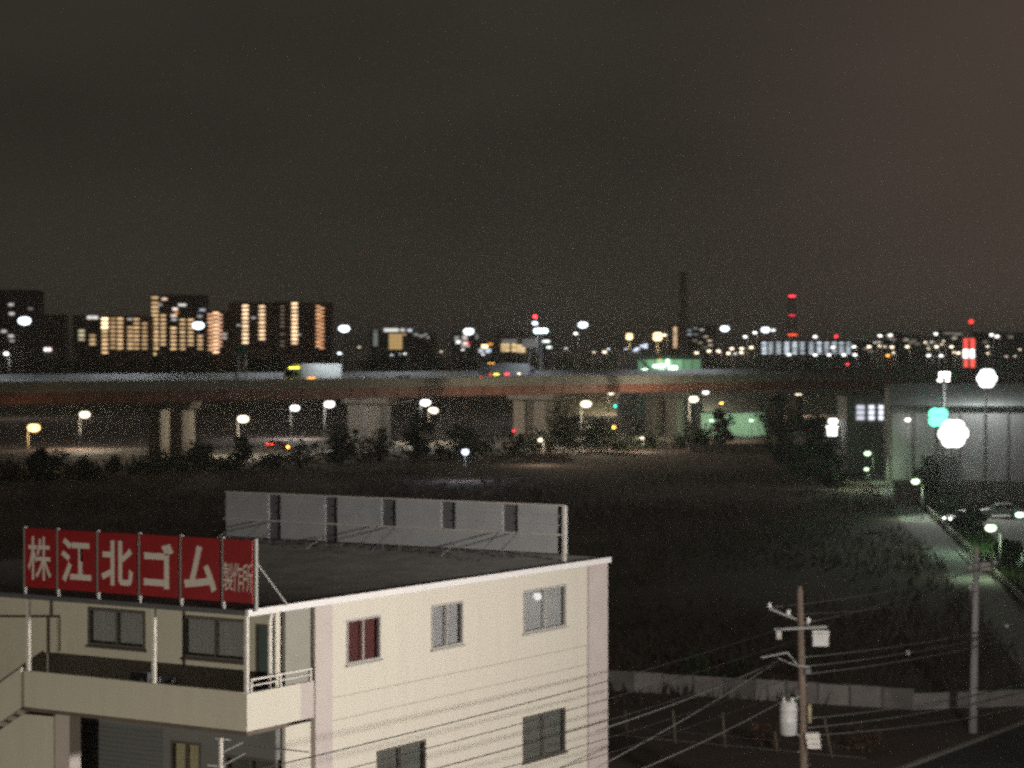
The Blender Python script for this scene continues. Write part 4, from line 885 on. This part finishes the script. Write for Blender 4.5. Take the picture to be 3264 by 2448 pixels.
for sx_, c_, s_ in ((140, WHT, 3.0), (155, (1, .8, .75), 2.2)): win_at(t, sx_, 1114, 16, 10, emi(c_, s_), -1.5)
t = bld("apartment_block", "low dark block with two short columns of amber windows and rooftop lights", 232, 322, 1006, YD + 40, 14, M_bldd); column(t, 260, rows(1055, 3, 13.4), 18, 8, .9, (1, .85, .55)); column(t, 295, rows(1070, 3, 13), 18, 8, .9); galleries(t, t["w"], rows(1016, 8, 13.4), 1)
for sx_ in (286, 304): win_at(t, sx_, 1012, 16, 10, emi(WHT, 1.1), -1)
t = bld("apartment_block", "wide block of many amber corridor windows with its bright left column", 322, 480, 1008, YD, 14, M_bldb)
column(t, 334, rows(1017, 3, 13.4), 20, 9, 3.4, (1, .72, .40)); column(t, 334, rows(1057, 6, 13.4), 18, 8, 1.3); column(t, 360, rows(1016, 8, 13.2), 16, 7, .7); column(t, 383, rows(1016, 8, 13.4), 17, 7, 1.1)
column(t, 415, rows(1044, 6, 13.2), 17, 7, 1.0); column(t, 435, rows(1018, 8, 13.3), 17, 7, 1.1); column(t, 461, rows(1032, 7, 13.2), 16, 7, .95); win_at(t, 414, 1018, 16, 7, emi(WHT, .5)); galleries(t, t["w"], rows(1017, 9, 13.3), 1)
t = bld("apartment_tower", "tallest far block stepping above its neighbours with amber window columns", 480, 655, 941, YD + 20, 16, M_bldd)
column(t, 494, [949] + rows(966, 12, 13.15), 21, 8.5, 1.15); column(t, 520, rows(1006, 9, 13.1), 16, 7, 1.0, skip=.12); column(t, 553, rows(1046, 6, 13.2), 17, 7, 1.3); column(t, 582, rows(1020, 8, 13.1), 16, 7, 1.1); column(t, 608, rows(1020, 7, 13.2), 17, 7, 1.1); column(t, 638, rows(1072, 4, 13.2), 16, 7, 1.0)
for sx_, sy_, w_, c_, s_ in ((524, 953, 16, (1, .7, .5), 1.2), (511, 971, 12, WHT, .4), (581, 972, 24, WHT, 1.0), (558, 985, 16, (1, .8, .75), 1.6), (554, 1006, 17, (1, .8, .7), 1.2), (555, 1019, 16, WHT, .6), (562, 997, 12, ORA, .8), (645, 988, 18, COOL, .6), (637, 1008, 15, WHT, .4), (487, 1128, 20, (1, .8, .35), 1.4)): win_at(t, sx_, sy_, w_, 8, emi(c_, s_))
galleries(t, t["w"], rows(966, 12, 13.15), 1, x0=-t["w"], x1=-t["w"] * .45); galleries(t, t["w"], rows(1019, 8, 13.15), 1, x0=-t["w"] * .2)
t = bld("apartment_block", "slim orange-glowing block with three close columns of lights", 657, 722, 992, YD - 30, 12, mat("orange_tile_facade", (.30, .15, .10), .8, .15, .2))
column(t, 670, rows(1003, 10, 12.3), 16, 6, 1.4, (1, .54, .30)); column(t, 688, rows(998, 11, 12.45), 18, 6.5, 2.0, (1, .60, .34)); column(t, 702, rows(1004, 9, 12.4), 12, 6, 1.2, (1, .55, .36)); galleries(t, t["w"], rows(1003, 10, 12.3), 1)
for sy_ in (1065, 1077): win_at(t, 716, sy_, 13, 7, emi((1, .85, .8), .6))
t = bld("apartment_tower", "dark tower with two clean columns of bright stair lights", 728, 868, 964, YD - 60, 18, M_bldb); column(t, 782, rows(975, 10, 12.95), 18, 6.5, 2.3, (1, .70, .42)); column(t, 835, rows(977, 9, 12.9), 18, 6.5, 2.1, (1, .68, .40)); galleries(t, t["w"], rows(977, 10, 12.9), 1)
for sx_, sy_ in ((761, 1036), (808, 1013)): win_at(t, sx_, sy_, 11, 6, emi(WHT, .5))
t = bld("apartment_tower", "dark brown tower with one column of bright stair lights at its right", 874, 958, 962, YD - 60, 18, M_bldb); column(t, 939, rows(968, 11, 12.55), 18, 6.5, 2.3, (1, .70, .42)); column(t, 900, rows(977, 11, 12.5), 12, 4, .22, (1, .8, .6), .4); galleries(t, t["w"], rows(972, 12, 12.5), 1)
win_at(t, 953, 1066, 11, 6, emi(WHT, .6))
t = bld("apartment_tower", "brown tower with a zigzag double column of orange stair lights", 966, 1055, 966, YD - 60, 18, mat("red_brown_tile", (.22, .10, .065), .8, .2, .15)); column(t, 1014, rows(977, 11, 12.6), 13, 6, 1.4, (1, .52, .26)); column(t, 1026, rows(983, 11, 12.6), 13, 6, 1.4, (1, .50, .25)); galleries(t, t["w"], rows(980, 11, 12.6), 1)
# smaller lit buildings in the middle distance
t = bld("shop_building", "dark building with a tall amber lit front and white rooftop light strip", 1180, 1310, 1058, 900, 14, M_bldd)
for k in range(4):
    for j in range(3): win_at(t, 1247 + j * 14, 1070 + k * 12.5, 13, 11.5, emi((1, .66, .26), .55))
win_at(t, 1247, 1052, 46, 11, emi(WHT, .9), -.3); win_at(t, 1283, 1052, 14, 10, emi(WHT, .7), -.3); win_at(t, 1306, 1053, 14, 9, emi(COOL, .9), -.3)
for k in range(5): win_at(t, 1197, 1056 + k * 10.5, 13, 9.5, emi((.8, .9, .8), .22))
win_at(t, 1289, 1066, 10, 8, emi((1, .6, .3), .4))
t = bld("shop_building", "low dark building with faint whitish lights right of the amber lit front", 1316, 1385, 1062, 930, 12, M_bldd)
for sx_, sy_, w_ in ((1326, 1066, 14), (1343, 1071, 16), (1357, 1066, 10), (1364, 1076, 9)): win_at(t, sx_, sy_, w_, 7, emi(WHT, .3))
t = bld("shop_building", "dark building with a cluster of white and red lit signs", 1440, 1525, 1064, 880, 12, M_bldd)
for sx_, sy_, w_, h_, c_, s_ in ((1456, 1078, 14, 14, WHT, .35), (1461, 1090, 14, 10, WHT, 1.6), (1482, 1076, 15, 16, (1, .85, .8), .7), (1483, 1094, 14, 8, (1, .8, .75), 1.6), (1492, 1096, 8, 12, (1, .05, .04), 1.2), (1484, 1103, 26, 6, WHT, .5), (1520, 1073, 9, 16, WHT, .22)): win_at(t, sx_, sy_, w_, h_, emi(c_, s_))
t = bld("shop_building", "dark low building with blue-white lights under an orange lamp", 1518, 1580, 1088, 860, 12, M_bldd)
for sx_, sy_, w_, h_, c_, s_ in ((1545, 1104, 18, 10, (1, .7, .35), 4.0), (1563, 1097, 14, 8, ORA, 1.0), (1532, 1118, 17, 13, (.7, .8, 1), .9), (1556, 1118, 17, 13, (.7, .8, 1), 1.1)): win_at(t, sx_, sy_, w_, h_, emi(c_, s_))
t = bld("office_block", "office block with rows of yellow windows beside the blank sign board", 1575, 1690, 1058, 820, 14, M_bldd)
for i, sx_ in enumerate((1604, 1618, 1638, 1653, 1667)):
    for j, sy_ in enumerate((1099, 1108, 1117)): win_at(t, sx_, sy_ + (3 if i > 2 else 0), 13, 7, emi((1, .72, .36), jit(1.1)))
win_at(t, 1625, 1087, 48, 11, emi(WHT, .12), -.3)
t = lit_sign(620, [(1703, 1745, 1047, 1062, (.62, 1.0, .90), 7)], "cyan-white lit oval shop sign on a tall post beyond the viaduct", .3)
street_lamp(at(1705, 1030, 600), 8.5, COOL, 300, "white lamp directly above the cyan-white lit sign", (.6, .3), .5)
def beacon(sx, sy, Y, base, c, s, label, r=.45):
    z = at(sx, sy, Y).z; t = thing("beacon_mast", label, "mast", (xat(sx, Y), Y, base)); MB().tube([(0, 0, 0), (0, 0, z - base - r)], .2, 6, .1).build("mast", M_dsteel, t); MB().lathe([(r * .6, -r), (r, -.1), (r, .2), (r * .3, r)], (0, 0, z - base), 10).build("lens", emi(c, s), t, True)
beacon(1706, 1009, 640, 0, (1, .03, .04), 12, "thin mast with a red light above the cyan-white sign", .4)
t = bld("shop_building", "dark building with two small white lit windows below the cyan sign", 1712, 1770, 1078, 640, 10, M_bldd)
for sx_, sy_, w_ in ((1741, 1088, 22), (1750, 1107, 14)): win_at(t, sx_, sy_, w_, 7, emi((.9, 1, .95), 2.0))
# yellow floodlights, chimney, masts
for sx_, lam, s_, lab in ((2006, .62, 120, "warm yellow floodlight mast left of the dark chimney, smaller glow"), (2096, .85, 170, "warm yellow floodlight mast left of the dark chimney, larger glow")):
    flood_mast(at(sx_, 1073, 660), 0, (1.0, .74, .36), s_, 2.4 if lam < .8 else 3.4, lab, 2, 2, lamp=lam)
t = thing("chimney", "tall dark chimney stack rising above the far city", "chimney", (xat(2178, 900), 900, 0)); zt = at(2178, 868, 900).z
MB().lathe([(2.0, 0), (1.75, zt * .3), (1.45, zt * .7), (1.25, zt - .8), (1.4, zt - .7), (1.4, zt), (1.1, zt)], n=20).build("stack", mat("stained_concrete", (.30, .28, .25), .9, .2, .2), t, True)
for z in (.55, .78): MB().lathe([(1.75, 0), (1.75, .3)], (0, 0, zt * z), 20).build("band", M_dsteel, t)
t = thing("red_lit_tower", "distant lattice tower with red warning lights", "tower", (xat(2523, 1400), 1400, 0)); zt = at(2523, 940, 1400).z; w0, w1 = 4.2, 1.1
for sx_ in (-1, 1):
    for sy_ in (-1, 1): MB().tube([(sx_ * w0, sy_ * w0, 0), (sx_ * w1, sy_ * w1, zt)], .28, 6).build("leg", M_dsteel, t)
for k in range(10):
    f = k / 10; g_ = (k + 1) / 10; a = w0 + (w1 - w0) * f; c = w0 + (w1 - w0) * g_
    for s_ in (-1, 1): MB().tube([(-s_ * a, -a, zt * f), (s_ * c, -c, zt * g_)], .14, 5).build("lattice_bar", M_dsteel, t)
for sy_, w_, s_ in ((944, 3.4, 5), (1005, 3.2, 1.6), (1067, 5.2, 2.2)):
    z = at(2523, sy_, 1400).z; MB().box((-w_ / 2 - .2, -2.6 if sy_ < 1050 else -4.6, z - .5), (w_ / 2 + .2, -2.2 if sy_ < 1050 else -4.2, z + .4)).build("warning_light", emi((1, .03, .06) if sy_ < 1050 else (1, .10, .03), s_), t)
beacon(2665, 1072, 1100, 0, (1, .03, .06), 4, "thin mast with a dim red light behind the white windowed block", .7)
beacon(2702, 1161, ydeck(2702, 9.5) - 2, ZD, (1, .03, .05), 6, "small red light on a short mast on the viaduct", .2)
beacon(3095, 1025, 900, 0, (1, .04, .03), 3, "mast with a dim red light above the red pillar sign", .8)
t = bld("apartment_block", "narrow block with a column of small amber lights beside the chimney", 2138, 2176, 1038, 1000, 12, M_bldb); column(t, 2152, rows(1046, 8, 8.6), 11, 5.5, 1.2, (1, .70, .42))
t = bld("apartment_block", "dark block with scattered dim windows right of the chimney", 2180, 2282, 1040, 1050, 14, M_bldd)
for sx_, sy_, s_, c_ in ((2185, 1046, .6, ORA), (2198, 1053, .35, COOL), (2198, 1066, .5, COOL), (2217, 1047, .25, WHT), (2237, 1051, .6, WHT), (2250, 1073, .5, WARM), (2262, 1086, .8, WARM), (2265, 1100, .6, WARM), (2232, 1093, .3, WARM), (2215, 1086, .2, WARM), (2248, 1108, .25, WARM), (2218, 1066, .2, COOL)): win_at(t, sx_, sy_, 12, 5.5, emi(c_, s_))
t = bld("office_block", "wide block with many short columns of cold white windows", 2418, 2738, 1086, 1000, 14, mat("blue_grey_facade", (.12, .13, .15), .8, .15, .1))
for i, sx_ in enumerate((2436, 2457, 2482, 2508, 2533, 2557, 2586, 2611, 2635, 2659, 2682, 2704)):
    for j in range(5): win_at(t, sx_, 1093 + j * 8.1, 14, 5.5, emi((.80, .90, 1.0), jit(1.5 if i in (0, 3, 4, 7) else .9)))
for k in range(6):
    z = at(CX, 1098 + k * 8.1, 1000).z; MB().box((-t["w"], -.9, z - .2), (t["w"], -.002, z)).build("gallery", M_bldw, t)
# green lit workshop beyond the viaduct, crane boom before it
t = bld("workshop", "workshop with green lit open front beyond the viaduct", 2030, 2240, 1132, 640, 16, mat("green_lit_cladding", (.30, .42, .32), .7, .1, .3)); gw = t
for k in range(7):
    z0_ = at(CX, 1190, 640).z; z1_ = at(CX, 1146, 640).z; x0_ = -t["w"] + .4 + k * (2 * t["w"] - .8) / 7; x1_ = x0_ + (2 * t["w"] - .8) / 7 - .25
    MB().box((x0_, -.05, z0_ - .5), (x1_, -.003, z1_)).build("window", emi((.48, 1.0, .55), (.25, .45, .85, .7, .5, .30, .28)[k]), t)
for sx_, sy_, w_, h_, s_ in ((2055, 1181, 16, 10, 7), (2091, 1167, 18, 8, 5), (2112, 1165, 18, 9, 5), (2128, 1155, 9, 18, 4), (2145, 1173, 26, 12, 6), (2110, 1183, 18, 14, 4), (2138, 1187, 16, 10, 3)): win_at(t, sx_, sy_, w_, h_, emi((.70, 1.0, .72), s_), -.3)
win_at(t, 2103, 1146, 7, 4, emi(ORA, 2), -.3)
t = thing("crane", "dark crane with a sloping boom before the green lit workshop", "crane", (xat(2095, 615), 615, 0))
pa_, pb_ = at(2035, 1140, 615), at(2096, 1200, 615); ox = t.location.x
for dx in (-.5, .5): MB().tube([(pb_.x - ox, dx, pb_.z - 6), (pb_.x - ox, dx, pb_.z), (pa_.x - ox, dx, pa_.z)], .22, 6).build("boom_chord", M_dsteel, t)
for k in range(8):
    f = k / 8; p_ = pb_.lerp(pa_, f); q_ = pb_.lerp(pa_, f + .125); MB().tube([(p_.x - ox, -.5, p_.z), (q_.x - ox, .5, q_.z)], .1, 5).build("lattice_bar", M_dsteel, t)
MB().box((-2.5, -1.6, 1.0), (2.5, 1.6, 3.2)).build("body", M_dsteel, t, bevel=.1); MB().box((-2.6, -1.9, 0), (2.6, -1.1, 1)).build("track", M_tyre, t, bevel=.2); MB().box((-2.6, 1.1, 0), (2.6, 1.9, 1)).build("track", M_tyre, t, bevel=.2)
t = bld("lit_depot", "pale depot roof with bluish white lights left of the green workshop", 1972, 2045, 1118, 655, 12, M_bldw)
for sx_, sy_, w_ in ((2025, 1116, 12), (2032, 1111, 13), (2047, 1103, 12), (2058, 1099, 11), (2058, 1107, 12)): win_at(t, sx_, sy_, w_, 6, emi((.75, .82, 1), 1.6), -.5)
# far street lamps, one by one
FL = "%s far street lamp on the horizon, %s"
for sx_, sy_, c_, s_ in ((1927, 1122, WARM, 90), (1835, 1063, WHT, 90), (2118, 1068, WARM, 80), (2220, 1125, WARM, 110), (2260, 1119, WARM, 110), (2290, 1119, WARM, 90), (2322, 1126, WARM, 160), (2333, 1111, WARM, 60), (2364, 1111, WARM, 160), (2363, 1124, WARM, 130), (2395, 1107, WARM, 120), (2375, 1073, WHT, 140), (2406, 1060, WHT, 80), (2465, 1052, WHT, 80), (2598, 1073, WHT, 90),
    (2515, 1130, WHT, 180), (2598, 1131, WHT, 140), (2643, 1131, WHT, 180), (2690, 1131, WHT, 130), (2722, 1105, WHT, 80), (2725, 1131, WHT, 110), (2770, 1105, WARM, 200), (2843, 1106, WARM, 120), (2892, 1105, WARM, 180), (2985, 1105, WARM, 130), (3033, 1105, WARM, 170), (3055, 1125, WARM, 200), (3000, 1134, WHT, 90), (2960, 1133, WHT, 40), (2805, 1070, WHT, 100), (2983, 1064, WHT, 80), (3160, 1067, WHT, 90), (1082, 1126, COOL, 260), (2838, 1068, WHT, 30), (3178, 1072, WHT, 30), (2655, 1107, WHT, 130), (2830, 1133, ORA, 60)) + tuple((rnd.uniform(2740, 3260), rnd.uniform(1084, 1136), rnd.choice((WARM, WHT, WARM)), rnd.choice((6, 9, 14))) for _ in range(18)) + tuple((rnd.uniform(1080, 2420), rnd.uniform(1104, 1134), rnd.choice((WARM, WHT, COOL)), rnd.choice((4, 7, 11))) for _ in range(16)):
    Y = 735.0 + 0.10 * xat(sx_, 735); street_lamp(at(sx_, sy_, Y), 8.4, c_, s_ / 5.0, FL % (('faint ' if s_ < 20 else '') + {WARM: 'warm yellowish', WHT: 'white', COOL: 'bluish white', ORA: 'orange'}[c_], 'on a short pole' if sy_ > 1112 else 'on a middling pole' if sy_ > 1090 else 'on a tall pole'), (.9, .2), .42 if s_ > 20 else .28, "street_lamp", "far street lamps on the horizon", .1)
# dim far blocks on the right
for sx0, sx1, sy_, Y, lab, ws in ((2740, 2790, 1088, 1250, "low dark far block right of the white windowed block", ((2760, 1112, .2), (2776, 1120, .15))), (2815, 2872, 1060, 1200, "dark far block with a pale top window right of the white windowed block", ((2832, 1070, .35), (2848, 1082, .2), (2838, 1078, .25))), (2872, 2935, 1066, 1150, "dark far block with dim scattered windows left of the beige lit block", ((2888, 1083, .3), (2903, 1093, .15), (2912, 1087, .2), (2925, 1096, .12))), (2950, 2998, 1078, 1220, "low dark far block beside the beige lit block", ((2960, 1098, .15), (2975, 1092, .12))), (3000, 3066, 1056, 1180, "far block with its upper storey lit dim beige", ((3015, 1062, .16), (3030, 1062, .18), (3046, 1065, .22), (3058, 1064, .22), (3042, 1078, .45))), (3120, 3300, 1062, 1100, "wide dark far block at the right end of the skyline", ((3168, 1070, .5), (3180, 1074, .4), (3222, 1074, .25), (3140, 1090, .1)))):
    t = bld("apartment_block", lab, sx0, sx1, sy_, Y, 14, M_bldd)
    for wx, wy, s_ in ws: win_at(t, wx, wy, 15, 8, emi((1, .86, .70), s_))
# dark trees on the levee hide the river and the ground behind the viaduct
for i in range(46):
    sx_ = -40 + i * 60 + rnd.uniform(-18, 18); Y = 712 + .1 * xat(sx_, 712) + rnd.uniform(-4, 6); zt = at(sx_, 1139 + rnd.uniform(-9, 10), Y).z
    tree("tree", "%s dark tree on the levee behind the viaduct" % ("higher" if zt > 17.2 else "lower"), (xat(sx_, Y), Y, 8.3), zt - 8.3, rnd.uniform(7.5, 9.5), M_leafd, "trees on the levee", leaves=150, leaf=1.0, bottom=.05, seed=300 + i)

# ---------------------------------------------------------------- night haze
hm = bpy.data.materials.new("night_haze"); hm.use_nodes = True; ht = hm.node_tree; ht.nodes.clear()
ho = ht.nodes.new("ShaderNodeOutputMaterial"); hv = ht.nodes.new("ShaderNodeVolumePrincipled")
hv.inputs["Color"].default_value = (.92, .92, .92, 1); hv.inputs["Density"].default_value = 0.00016; hv.inputs["Anisotropy"].default_value = 0.8
ht.links.new(hv.outputs[0], ho.inputs["Volume"])
hz_ = MB().box((-9100, -310, -1), (9100, 14100, 110)).build("haze", hm); hz_["kind"] = "stuff"; hz_["label"] = "thin night haze over the whole place"
